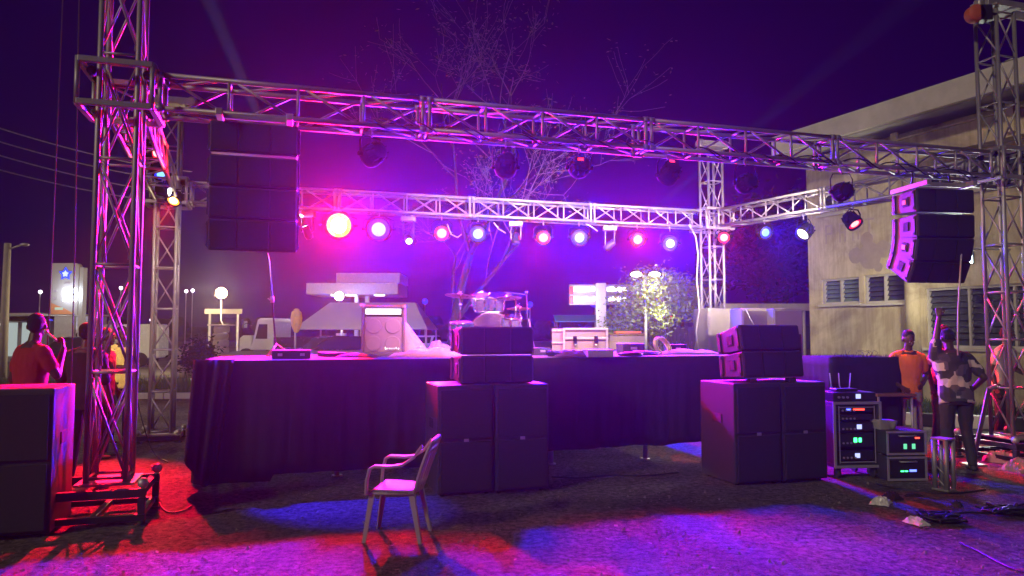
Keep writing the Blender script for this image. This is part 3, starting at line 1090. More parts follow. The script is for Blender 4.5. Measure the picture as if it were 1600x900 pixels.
# two amplifier cases stacked right of the rack
ac = on_ground(1418, 752)
for k, lab in ((0, 'lower of the two short amplifier cases, with a blue light'), (1, 'upper of the two short amplifier cases, with green screens and a red light')):
    t = thing('amplifier_case', lab, 'amplifier case', ac + V((0, 0, .275 * k)), rad(4), 'amplifier cases beside the equipment rack')
    w, h, d = .44, .265, .42
    mb = MB(); mb.box((0, d / 2, h / 2 + .005), (w, d, h - .01)); mb.build('case', CABSIDE, t, .008)
    mb = MB()
    for z in (.018, h - .012):
        mb.box((0, -.006, z), (w + .012, .016, .024))
    for sx in (-1, 1):
        mb.box((sx * (w / 2 - .006), -.006, h / 2), (.022, .016, h - .055))
    mb.build('edging', RACKFRAME, t, .003)
    mb = MB(); mb.box((0, -.003, h / 2), (w - .06, .012, h - .08)); pn = mb.build('panel', BLACKMETAL, t, .003)
    if k == 0:
        m2 = MB(); m2.box((-.06, -.012, .11), (.035, .006, .012)); m2.box((-.015, -.012, .11), (.03, .006, .012)); m2.build('indicator', LED_G, pn)
        m2 = MB(); m2.box((.06, -.012, .115), (.075, .006, .022)); m2.build('indicator', LED_B, pn)
    else:
        m2 = MB(); m2.box((-.02, -.012, .10), (.035, .006, .055)); m2.box((.075, -.012, .10), (.035, .006, .055)); m2.build('screen', glow('green_screen', (.15, .75, .4), 1.2), pn)
        m2 = MB(); m2.box((.12, -.012, .19), (.05, .006, .016)); m2.build('indicator', LED_R, pn)
    mb = MB(); mb.path([(-.09, -.01, h - .05), (-.09, -.04, h - .05), (.09, -.04, h - .05), (.09, -.01, h - .05)], .008, 6); mb.build('handle', STEEL, t)

# crumpled cloth on the cases
wrapped_box('crumpled_bag', ac + V((-.12, .2, .54)), .2, .16, .10, 'crumpled pale bag lying on the amplifier cases', 'bag', SHEET, .05, 0, 9)

# folding table behind the cases
tb = at(1402, 616, 9.4)
t = thing('folding_table', 'narrow table with a pink-lit edge in front of the man in orange', 'table', (tb.x, tb.y, 0), rad(5))
mb = MB(); mb.box((0, .25, tb.z - .015), (.52, .5, .03)); mb.build('tabletop', WOOD, t, .006)
for x in (-.22, .22):
    for y in (.05, .45):
        mb = MB(); mb.tube((x, y, 0), (x, y, tb.z - .03), .016, 8); mb.build('leg', STEEL, t)
mb = MB(); mb.box((.02, .25, tb.z - .18), (.4, .36, .24)); bx = mb.build('crate', CABSIDE); bx.parent = None
bx.location = (tb.x, tb.y, -.02 - .0)
bx.location = (tb.x, tb.y, .0)
bx.data.transform(Matrix.Translation((0, 0, -(tb.z - .30))))
tag(bx, 'dark crate on the ground under the narrow table', 'crate')

# upright bundle of aluminium tubes, lit red
ub = on_ground(1476, 766)
t = thing('upright_truss_piece', 'short upright piece of truss standing on the ground, lit red, right of the amplifier cases', 'truss piece', ub, rad(30))
for a in (-1, 1):
    for b in (-1, 1):
        mb = MB(); mb.tube((a * .06, b * .06, 0.012), (a * .06, b * .06, .52), .024, 10); mb.build('chord', ALU, t)
for z in (.012, .52):
    MB().box((0, 0, z), (.17, .17, .02)).build('end_plate', ALU, t, .003)
mb = MB()
for k in range(4):
    for a in (-1, 1):
        mb.tube((a * .06, -.06, .03 + k * .12), (a * .06, .06, .14 + k * .12), .008, 6)
mb.build('lattice', ALU, t)

# ---------------------------------------------------------------- chair in front of the centre speakers
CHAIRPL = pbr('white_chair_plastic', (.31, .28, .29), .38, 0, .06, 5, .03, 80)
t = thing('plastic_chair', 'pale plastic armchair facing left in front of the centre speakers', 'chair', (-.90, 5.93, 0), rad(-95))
t.scale = (.90, .82, .925)
# local: faces -Y, width along X
def slab(mb, rows, th):
    """grid of points made into a curved sheet of thickness th along its normals"""
    m_, n_ = len(rows), len(rows[0])
    top, bot = [], []
    for j in range(m_):
        for i in range(n_):
            p = V(rows[j][i])
            du = V(rows[j][min(i + 1, n_ - 1)]) - V(rows[j][max(i - 1, 0)])
            dv = V(rows[min(j + 1, m_ - 1)][i]) - V(rows[max(j - 1, 0)][i])
            nn = du.cross(dv).normalized()
            top.append(p + nn * th / 2); bot.append(p - nn * th / 2)
    fs = []
    N = m_ * n_
    for j in range(m_ - 1):
        for i in range(n_ - 1):
            a = j * n_ + i
            fs.append((a, a + 1, a + n_ + 1, a + n_)); fs.append((N + a, N + a + n_, N + a + n_ + 1, N + a + 1))
    for i in range(n_ - 1):
        fs.append((i, N + i, N + i + 1, i + 1)); a = (m_ - 1) * n_ + i; fs.append((a, a + 1, N + a + 1, N + a))
    for j in range(m_ - 1):
        a = j * n_; fs.append((a, a + n_, N + a + n_, N + a)); a = j * n_ + n_ - 1; fs.append((a, N + a, N + a + n_, a + n_))
    mb.add(top + bot, fs, True)
mb = MB()
rows = []
for j in range(9):
    f = j / 8
    y = -.23 + .44 * f
    hw = .225 - .03 * f
    rows.append([(hw * (i / 8 * 2 - 1), y, .435 - .022 * math.sin(math.pi * i / 8) * (1 - abs(f - .5)) - .015 * f + (-.03 * (1 - f / .12) if f < .12 else 0)) for i in range(9)])
slab(mb, rows, .014)
for sx in (-1, 1):      # apron
    mb.path([(sx * .222, -.22, .405), (sx * .205, .0, .40), (sx * .19, .2, .39)], .022, 4, None, None, .4)
mb.path([(-.215, -.225, .40), (.215, -.225, .40)], .022, 4, None, None, .4)
mb.build('seat', CHAIRPL, t)
mb = MB()
# backrest: fanned slats inside a rounded hoop
def backpt(x, f):
    w = .20 + .03 * math.sin(math.pi * min(f, .9))
    return V((x * w, .205 + .155 * f + .05 * (1 - x * x) * .6, .41 + .44 * f * (1 - .09 * x * x * f * f)))
hoop = [backpt(-1, f / 10) for f in range(10)] + [backpt(-1 + k / 6 * 2, 1.0) for k in range(7)] + [backpt(1, (9 - f) / 10) for f in range(10)]
mb.path(hoop, .018, 6, None, None, .8)
for k in range(5):
    x = -.68 + .34 * k
    rows = [[backpt(x - .13, f / 8), backpt(x, f / 8), backpt(x + .13, f / 8)] for f in range(9)]
    slab(mb, rows, .010)
for f in (.18, .95, .80):
    rows = [[backpt(-1 + 2 * i / 10, f - .05) for i in range(11)], [backpt(-1 + 2 * i / 10, f + .05) for i in range(11)]]
    slab(mb, rows, .012)
mb.build('backrest', CHAIRPL, t)
for sx in (-1, 1):
    mb = MB()
    pts = [V((sx * .255, -.235, .40)), V((sx * .262, -.228, .52)), V((sx * .265, -.20, .615)), V((sx * .265, -.15, .635)), V((sx * .258, .0, .632)), V((sx * .245, .10, .645)), V((sx * .225, .20, .70)), V((sx * .205, .28, .80))]
    rings = []
    for i, p in enumerate(pts):
        dd = (pts[min(i + 1, len(pts) - 1)] - pts[max(i - 1, 0)]).normalized()
        a = V((1, 0, 0)); b = dd.cross(a).normalized()
        hw = .030 if 1 < i < 6 else .024
        rings.append([p + a * hw + b * .012, p - a * hw + b * .012, p - a * hw - b * .012, p + a * hw - b * .012])
    mb.loft(rings, None, True)
    mb.build('armrest', CHAIRPL, t, .005)
for sx in (-1, 1):
    for sy in (-1, 1):
        mb = MB()
        top = V((sx * .225, -.215, .42)) if sy < 0 else V((sx * .195, .20, .42))
        bot = V((sx * .25, -.275, .0)) if sy < 0 else V((sx * .225, .285, .0))
        rings = []
        for f in (0, .5, 1):
            p = top.lerp(bot, f); w_ = .058 - .022 * f
            rings.append([p + V((-w_ * sx, 0, 0)) + V((0, -sy * .0, 0)), p + V((0, 0, 0)), p + V((0, -sy * w_, 0)), p + V((-.012 * sx, -sy * w_, 0)), p + V((-.012 * sx, -sy * .012, 0)), p + V((-w_ * sx, -sy * .012, 0))])
        mb.loft(rings, None, False)
        mb.build('leg', CHAIRPL, t, .003)
# ---------------------------------------------------------------- things on the stage
def on_stage(u, Y):
    p = at(u, 550, Y)
    return V((p.x, p.y, SZ))

# bass amplifier cabinet
ap = on_stage(598, 9.35)
t = thing('bass_amplifier', 'pink-lit bass amplifier with a lit white top strip, on the stage at the left', 'amplifier', ap, rad(6))
TOLEX = pbr('grey_amplifier_covering', (.16, .15, .16), .7, 0, .2, 10, .2, 150)
AMPCLOTH = pbr('silvery_grille_cloth', (.34, .32, .33), .8, 0, .12, 6, .4, 320)
w, h, d = .545, .64, .40
mb = MB()
mb.box((0, d / 2 + .02, .025), (w, d, .05)); mb.box((0, d / 2 + .02, h - .015), (w, d, .03))
for sx in (-1, 1):
    mb.box((sx * (w / 2 - .0175), d / 2 + .02, h / 2 + .01), (.035, d, h - .082))
mb.box((0, d, h / 2 + .01), (w - .072, .03, h - .082))
mb.build('cabinet', TOLEX, t, .012)
mb = MB(); mb.box((0, .055, .275), (w - .074, .03, .445)); g = mb.build('grille', AMPCLOTH, t, .006)
for x in (-.12, .12):
    for z in (.16, .38):
        M = Matrix.Translation((x, .036, z)) @ Matrix.Rotation(rad(90), 4, 'X')
        m2 = MB(); m2.lathe([(.085, -.002), (.098, -.002), (.098, .006), (.085, .006)], 24, M); m2.build('speaker_ring', AMPCLOTH, g)
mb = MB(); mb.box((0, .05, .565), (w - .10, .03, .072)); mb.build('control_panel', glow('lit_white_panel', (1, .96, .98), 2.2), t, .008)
# illegible white script badge
mb = MB()
x0 = .035
for k in range(7):
    x = x0 + k * .026
    hh = .034 if k in (0, 5) else .024
    mb.box((x, .034, .085 + hh / 2), (.021, .008, hh))
mb.build('badge', glow('glowing_white_script', (1, .95, .97), 2.0), t, .006)  # badge is no lamp; its brightness is put in as glow
for sx in (-1, 1):
    for z in (.012, h - .012):
        mb = MB(); mb.box((sx * (w / 2 - .012), .025, z), (.045, .05, .045)); mb.build('corner_guard', STEEL, t, .012)

# cloth cone beside it
PEACH = pbr('pale_cloth', (.62, .42, .36), .85, 0, .12, 5, .3, 40)
cc = on_stage(640, 9.6)
mb = MB()
rings = []
for j in range(11):
    f = j / 10
    ring = []
    for i in range(28):
        a = 2 * math.pi * i / 28
        r = (.23 * (1 - f) ** .9 + .02) * (1 + .16 * math.sin(5 * a + 1) * (1 - f) + .06 * math.sin(11 * a))
        ring.append((r * math.cos(a) - .10 * f, r * .8 * math.sin(a), .47 * f))
    rings.append(ring)
mb.loft(rings)
o = mb.build('draped_cloth', PEACH); o.location = cc
tag(o, 'peach cloth draped in a peak right of the bass amplifier', 'cloth')

# heap of cloth and cables on the stage
def heap(c, w, d, h, label, cat, name, mat, seed, tubes=0):
    rnd = random.Random(seed)
    mb = MB()
    n, m_ = 34, 20
    vs = []
    for j in range(m_ + 1):
        for i in range(n + 1):
            x, y = (i / n - .5) * w, (j / m_ - .5) * d
            e = max(0, 1 - (2 * x / w) ** 2) * max(0, 1 - (2 * y / d) ** 2)
            z = h * (e ** .6) * (.55 + .55 * noise.noise(V((x * 5, y * 5, seed))) + .30 * abs(noise.noise(V((x * 14, y * 14, seed)))))
            vs.append((x + .02 * noise.noise(V((x * 9, y * 9, 1))), y, max(z, 0.0)))
    fs = [(j * (n + 1) + i, j * (n + 1) + i + 1, (j + 1) * (n + 1) + i + 1, (j + 1) * (n + 1) + i) for j in range(m_) for i in range(n)]
    mb.add(vs, fs, True)
    o = mb.build(name, mat)
    o.location = c
    o.modifiers.new('cloth', 'SOLIDIFY').thickness = .004
    tag(o, label, cat)
    return o
heap(on_stage(670, 9.1), .95, .5, .15, 'crumpled cloth spread over the stage between the amplifier and the speakers', 'cloth', 'crumpled_cloth', PEACH, 5)
heap(on_stage(690, 9.3), .42, .3, .26, 'grey bundled cloth piled behind the centre speakers', 'cloth', 'bundled_cloth', pbr('grey_cloth', (.3, .26, .27), .9), 8)

def coil(name, c, r, tr, turns, mat, label, cat, tilt=0, seed=0, flat=False):
    rnd = random.Random(seed)
    pts = []
    n = int(turns * 26)
    for i in range(n + 1):
        a = 2 * math.pi * i / 26
        rr = r * (1 + .08 * math.sin(a * .37 + seed) + .05 * rnd.uniform(-1, 1))
        pts.append(V((rr * math.cos(a), rr * math.sin(a), tr + tr * 1.2 * (i / 26) * .7 + .006 * math.sin(a * 1.7))))
    mb = MB(); mb.path(pts, tr, 6)
    o = mb.build(name, mat)
    o.location = c
    o.rotation_euler = (rad(tilt), 0, rad(20 * seed))
    tag(o, label, cat)
    return o
YEL = pbr('yellow_hose', (.62, .52, .16), .5)
coil('yellow_hose', on_stage(1034, 10.2) + V((0, .1, .09)), .13, .02, 2.2, YEL, 'coil of yellow hose standing on the stage near the rear right tower', 'hose', 62, 2)
coil('cable_coil', on_stage(880, 9.3), .20, .012, 4.5, CABLE, 'dark cable coil in front of the flight case', 'cable', 0, 3)
coil('cable_coil', on_stage(1010, 9.9), .17, .011, 3.5, pbr('blue_cable', (.05, .07, .3), .5), 'blue cable coil on the stage left of the yellow hose', 'cable', 0, 5)
coil('cable_coil', on_stage(1065, 10.6), .15, .012, 3.2, MATS['pale_cable'], 'pale cable coil on the stage beside the white sheeting', 'cable', 0, 1)
heap(on_stage(1075, 10.3), .8, .5, .10, 'heap of loose pale cloth and cable on the stage, right of the yellow hose', 'cloth', 'crumpled_cloth', pbr('lilac_cloth', (.35, .33, .42), .9), 12)
heap(on_stage(905, 9.2), .62, .34, .12, 'dark tangled cloth on the stage edge before the flight case', 'cloth', 'crumpled_cloth', pbr('plum_cloth', (.12, .05, .12), .9), 15)

heap(on_stage(560, 9.0), .5, .3, .07, 'thin dark cloth on the stage between the low box and the amplifier', 'cloth', 'crumpled_cloth', pbr('plum_cloth', (.12, .05, .12), .9), 21)
coil('cable_coil', on_stage(520, 9.2), .16, .012, 3.5, CABLE, 'dark cable coil on the stage right of the tall thin pole', 'cable', 0, 7)
coil('cable_coil', on_stage(860, 9.9), .13, .012, 3.0, pbr('violet_cable', (.25, .08, .3), .5), 'violet cable coil left of the flight case', 'cable', 0, 4)
coil('cable_coil', on_stage(985, 9.4), .14, .012, 3.0, CABLE, 'dark cable coil on the stage edge right of the shallow tray', 'cable', 0, 6)
for u_, Y_, s_, lab_ in ((845, 9.8, .17, 'small dark box on the stage just right of the centre speakers'), (985, 10.6, .24, 'dark low box on the stage behind a cable coil, left of the yellow hose'), (1055, 11.3, .20, 'small dark box on the stage beside the yellow hose')):
    pb = on_stage(u_, Y_)
    t = thing('stage_box', lab_, 'box', pb, rad(15), 'small boxes left on the stage')
    MB().box((0, 0, s_ * .30), (s_ * 1.4, s_, s_ * .6)).build('body', CABSIDE, t, .008)
    MB().box((0, -s_ * .5 - .004, s_ * .32), (s_ * .4, .012, s_ * .16)).build('handle', STEEL, t, .003)
# flight case
fc = on_stage(908, 9.9)
t = thing('flight_case', 'open pale flight case with bright metal edges and two clasps on the stage', 'flight case', fc, rad(-4))
FCP = pbr('flight_case_panel', (.36, .30, .27), .55, 0, .15, 6, .1, 60)
w, h, d = .60, .36, .42
mb = MB(); mb.box((.06, d / 2 + .01, h / 2), (w - .02, d - .02, h - .02)); mb.build('case', FCP, t, .006)
mb = MB()
for z in (.014, h - .014, h * .62):
    mb.box((.06, 0, z), (w - .06, .018, .030))
for x in (.06 - w / 2 + .014, .06 + w / 2 - .014):
    mb.box((x, 0, h / 2), (.030, .018, h))
mb.build('edging', pbr('bright_edging', (.7, .68, .66), .3, .3, .08), t, .003)
for x in (-.08, .20):
    mb = MB(); mb.box((x, -.014, h * .55), (.05, .012, .11)); mb.tube((x - .02, -.022, h * .40), (x + .02, -.022, h * .36), .012, 8); mb.build('clasp', CHROME, t, .003)
mb = MB(); mb.box((-.315, d / 2 + .02, h / 2), (.15, d - .06, h * .96)); sd = mb.build('side_tray', FCP, t, .008)
for z in (.02, h * .45, h * .9):
    MB().box((-.315, .035, z), (.155, .014, .022)).build('edging', MATS['bright_edging'], sd, .003)
p = on_stage(938, 9.0)
t = thing('shallow_tray', 'shallow pink-lit box on the stage edge in front of the flight case', 'box', p, rad(10))
mb = MB()
mb.box((0, .1, .008), (.32, .24, .016))
for y in (-.02, .22):
    mb.box((0, y, .047), (.32, .014, .062))
for x in (-.153, .153):
    mb.box((x, .1, .047), (.014, .224, .062))
mb.build('body', pbr('pale_grey_box', (.5, .45, .47), .5), t, .004)
mb = MB(); mb.box((0, .1, .084), (.335, .255, .012)); mb.build('lid', MATS['pale_grey_box'], t, .004)

# small box with the tall thin pole at the stage edge
p = at(455, 560, 8.3); p.z = SZ
t = thing('stage_box', 'low wide box on the left stage edge beside the tall pole', 'box', p, RIGROT)
mb = MB(); mb.box((0, .14, .045), (.42, .26, .086)); mb.build('body', CABSIDE, t, .008)
mb = MB(); mb.box((0, .14, .095), (.43, .27, .012)); mb.build('lid', TOLEX, t, .003)
for x in (-.12, .12):
    mb = MB(); mb.box((x, .002, .05), (.05, .012, .03)); mb.build('socket_plate', STEEL, t, .002)
p = at(432, 545, 9.0); p.z = SZ
q = at(420, 395, 9.0)
t = thing('tall_stand', 'tall thin leaning pole stand on the stage left of the amplifier', 'pole stand', p)
e = q - p
mb = MB(); mb.path([V((0, 0, .02)), e * .55, e * .93, e * .98 + V((-.015, 0, 0)), e + V((-.03, 0, .0))], .014, 8, None, [.011, .010, .008, .007, .006]); mb.build('pole', BLACKMETAL, t)
mb = MB(); mb.tube(e * .52, e * .58, .024, 10); mb.tube(e * .53, e * .53 + V((-.05, -.02, .04)), .008, 8); mb.build('clutch', STEEL, t)
for k in range(3):
    a = 2 * math.pi * k / 3 + .4
    mb = MB(); mb.tube((0, 0, .16), (.2 * math.cos(a), .2 * math.sin(a), .012), .009, 8); mb.build('leg', STEEL, t)

# mic stand right of the drums
p = on_stage(826, 10.6)
t = thing('microphone_stand', 'slender tripod stand with a boom right of the drum kit', 'microphone stand', p)
mb = MB(); mb.tube((0, 0, .08), (-.03, 0, .86), .007, 8); mb.build('pole', BLACKMETAL, t)
mb = MB(); mb.tube((-.05, .0, .84), (-.34, .05, .88), .008, 8); mb.tube((-.03, 0, .84), (-.03, 0, .89), .02, 10); mb.build('boom', BLACKMETAL, t)
for k in range(3):
    a = 2 * math.pi * k / 3 + .9
    mb = MB(); mb.tube((0, 0, .5 if k == 0 else .12), (.16 * math.cos(a), .16 * math.sin(a), .01), .008, 8); mb.build('leg', STEEL, t)

# ---------------------------------------------------------------- drum kit
SHELLC = pbr('sparkling_drum_wrap', (.18, .22, .30), .25, .3, .5, 60)
GREENW = pbr('green_drum_wrap', (.03, .20, .12), .3, .1, .3, 20)
HEADC = pbr('drum_head', (.72, .68, .70), .5, 0, .06, 8)
BRONZE = pbr('cymbal_bronze', (.55, .36, .16), .3, .85, .15, 16)
def drum(parent, c, r, l, ax, wrap, lugs=8, name=None, label=None, cat=None, group=None):
    """drum with axis ax; returns root"""
    t = parent if parent is not None else thing(name, label, cat, c, 0, group)
    q = V(ax).normalized().to_track_quat('Z', 'Y').to_matrix().to_4x4()
    if parent is not None:
        q = Matrix.Translation(c) @ q
    sh = MB().lathe([(r * .97, -l / 2), (r * .98, -l / 2 + .01), (r * .98, l / 2 - .01), (r * .97, l / 2)], 30, q).build('shell', wrap, t)
    for s in (-1, 1):
        mb = MB(); mb.lathe([(r * .985, s * l / 2 - .016), (r * 1.045, s * l / 2 - .016), (r * 1.045, s * l / 2 + .014), (r * .985, s * l / 2 + .014)], 30, q)
        mb.build('hoop', CHROME, t)
        mb = MB(); mb.lathe([(.001, s * (l / 2 + .006)), (r * .8, s * (l / 2 + .006)), (r * .975, s * (l / 2 + .001))], 30, q); mb.build('drum_head', HEADC, t)
    for k in range(lugs):
        mb = MB()
        a = 2 * math.pi * k / lugs + .2
        M = q @ Matrix.Rotation(a, 4, 'Z')
        for s in (-1, 1):
            mb.box((r * 1.02, 0, s * l * .25), (.032, .032, l * .22), M)
        mb.tube((r * 1.03, 0, -l / 2), (r * 1.03, 0, l / 2), .006, 6, M=M)
        mb.build('lug', CHROME, t)
    return t
bp = on_stage(767, 10.5)
bd = drum(None, bp + V((0, .1, .29)), .29, .40, (.03, -1, 0.04), GREENW, 8, 'bass_drum', 'bass drum with a pale lit front head and two small sparkling drums above it', 'drum')
for x, key in ((-.125, 0), (.10, 1)):
    tt = bpy.data.objects.new('rack_tom', None); COL.objects.link(tt); tt.parent = bd
    drum(tt, V((x - .005 - .02, -.0, .44)), .118, .20, (.1 * (1 if key else -1), -.42, .9), SHELLC, 6)
mb = MB(); mb.tube((-.01, .0, .27), (-.01, .0, .48), .026, 10); mb.tube((-.12, .0, .44), (.10, .0, .44), .013, 8); mb.build('tom_mount', CHROME, bd)
for sx in (-1, 1):
    mb = MB(); mb.tube((sx * .28, -.1, -.05), (sx * .38, -.22, -.28), .010, 8); mb.build('spur', CHROME, bd)
ft = on_stage(722, 10.3)
f1 = drum(None, ft + V((0, 0, .30)), .165, .27, (0, -.1, 1), GREENW, 6, 'floor_tom', 'green-sided floor drum at the left of the kit', 'drum', 'floor standing drums of the kit')
f2 = drum(None, on_stage(799, 10.4) + V((0, 0, .42)), .14, .20, (.05, -.25, 1), SHELLC, 6, 'floor_tom', 'sparkling small drum on legs at the right of the kit', 'drum', 'floor standing drums of the kit')
for f, z, r in ((f1, -.30, .165), (f2, -.42, .14)):
    for k in range(3):
        a = 2 * math.pi * k / 3 + .5
        mb = MB(); mb.tube((r * 1.05 * math.cos(a), r * 1.05 * math.sin(a), .06), (r * 1.15 * math.cos(a), r * 1.15 * math.sin(a), z), .009, 8); mb.build('leg', CHROME, f)
def cymbal_stand(c, h, r, tilt, label, boom=0):
    t = thing('cymbal_stand', label, 'cymbal', c, 0, 'cymbals of the drum kit')
    mb = MB(); mb.tube((0, 0, .1), (0, 0, h * .5), .014, 8); mb.tube((0, 0, h * .5), (0, 0, h - .02), .010, 8)
    mb.tube((0, 0, h * .48), (0, 0, h * .53), .022, 10); mb.tube((0, 0, h * .80), (0, 0, h * .86), .020, 10)
    mb.build('pole', CHROME, t)
    for k in range(3):
        a = 2 * math.pi * k / 3 + 1
        mb = MB(); mb.tube((0, 0, .30), (.22 * math.cos(a), .22 * math.sin(a), .01), .008, 8); mb.build('leg', CHROME, t)
    M = Matrix.Translation((boom, 0, h)) @ Matrix.Rotation(rad(tilt), 4, 'Y') @ Matrix.Rotation(rad(-6), 4, 'X')
    mb = MB(); mb.lathe([(.006, .03), (.03, .024), (.045, .006), (r * .6, -.004), (r, -.016), (r, -.019), (r * .6, -.008), (.04, .0), (.006, .02)], 36, M); mb.build('cymbal', BRONZE, t)
    mb = MB(); mb.tube((0, 0, h - .03), (boom, 0, h + .06), .008, 8); mb.ball((boom, 0, h + .045), .016, 10); mb.build('wing_nut', CHROME, t)
    return t
cymbal_stand(on_stage(719, 10.2), .82, .215, 4, 'reddish cymbal on a tall stand at the left of the drum kit')
cymbal_stand(on_stage(806, 10.5), .80, .19, -3, 'upper blue-lit cymbal on a stand at the right of the drum kit', -.11)
cymbal_stand(on_stage(812, 10.75), .66, .17, 0, 'lower cymbal behind the right side of the drum kit', -.02)

# ---------------------------------------------------------------- people
SKIN = pbr('dark_brown_skin', (.075, .036, .022), .5, 0, .15, 6, .05, 120)
HAIR = pbr('black_hair', (.008, .007, .007), .85, 0, .3, 30, .4, 200)
SHOE = pbr('dark_shoe', (.03, .028, .028), .6, 0, .2, 12)
EYE = pbr('eye_white', (.6, .57, .52), .3, 0, .05)

def limb(mb, pts, radii, n=12):
    for i, (p, r) in enumerate(zip(pts, radii)):
        mb.ball(p, r * 1.0, 10)
    for a, b, ra, rb in zip(pts, pts[1:], radii, radii[1:]):
        mb.tube(a, b, ra, n, rb)

PLACE = bpy.context.view_layer.layer_collection.children['place']
PLACE.exclude = True          # only the body being fused is evaluated while the figures are made

def fused(mb, name, mat, parent, voxel, smooth=3, cloth=0.0, seed=0):
    o = mb.build(name, mat)
    m = o.modifiers.new('fuse', 'REMESH'); m.mode = 'VOXEL'; m.voxel_size = voxel; m.use_smooth_shade = True
    s = o.modifiers.new('soft', 'SMOOTH'); s.iterations = smooth; s.factor = .5
    COL.objects.unlink(o)
    SC.collection.objects.link(o)
    dg = bpy.context.evaluated_depsgraph_get()
    me = bpy.data.meshes.new_from_object(o.evaluated_get(dg))
    SC.collection.objects.unlink(o)
    COL.objects.link(o)
    me.name = name
    old = o.data
    o.modifiers.clear()
    o.data = me
    bpy.data.meshes.remove(old)
    if cloth:
        me.update()
        nrm = [v.normal.copy() for v in me.vertices]
        for v, n_ in zip(me.vertices, nrm):
            c = v.co
            v.co = c + n_ * cloth * (noise.noise(V((c.x * 9 + c.z * 5, c.y * 9, c.z * 7 + seed))) + .6 * noise.noise(V((c.x * 22, c.y * 22 + c.z * 9, c.z * 14 + seed))))
        me.update()
    me.polygons.foreach_set('use_smooth', [True] * len(me.polygons))
    o.parent = parent
    return o

def hand(mb, wrist, d, palm_n, curl=25, s=1.0):
    """palm, four fingers and a thumb; d = direction from wrist, palm_n = palm normal"""
    d = V(d).normalized(); n_ = V(palm_n); n_ = (n_ - d * n_.dot(d)).normalized()
    sd = d.cross(n_)
    for k in range(6):
        f = k / 5
        for x in (-.024, -.008, .008, .024):
            mb.ball(wrist + d * (.015 + .075 * f) * s + sd * x * (.75 + .35 * f) * s, .0135 * s, 8)
    for k, (x, l) in enumerate(((-.031, .068), (-.0105, .078), (.0105, .073), (.031, .058))):
        p = wrist + d * .088 * s + sd * x * s
        a = 0
        for j in range(3):
            a += rad(curl * (.6 + .25 * j))
            dd = d * math.cos(a) + n_ * math.sin(a)
            q = p + dd * (l * (.42, .33, .25)[j]) * s
            limb(mb, [p, q], [.0088 * s, .0082 * s], 8)
            p = q
    p = wrist + d * .03 * s - sd * .028 * s
    for j, (l, a) in enumerate(((.038, 42), (.030, 25))):
        dd = (d * math.cos(rad(a)) - sd * math.sin(rad(a)) + n_ * .25).normalized()
        q = p + dd * l * s
        limb(mb, [p, q], [.0105 * s, .0092 * s], 8)
        p = q

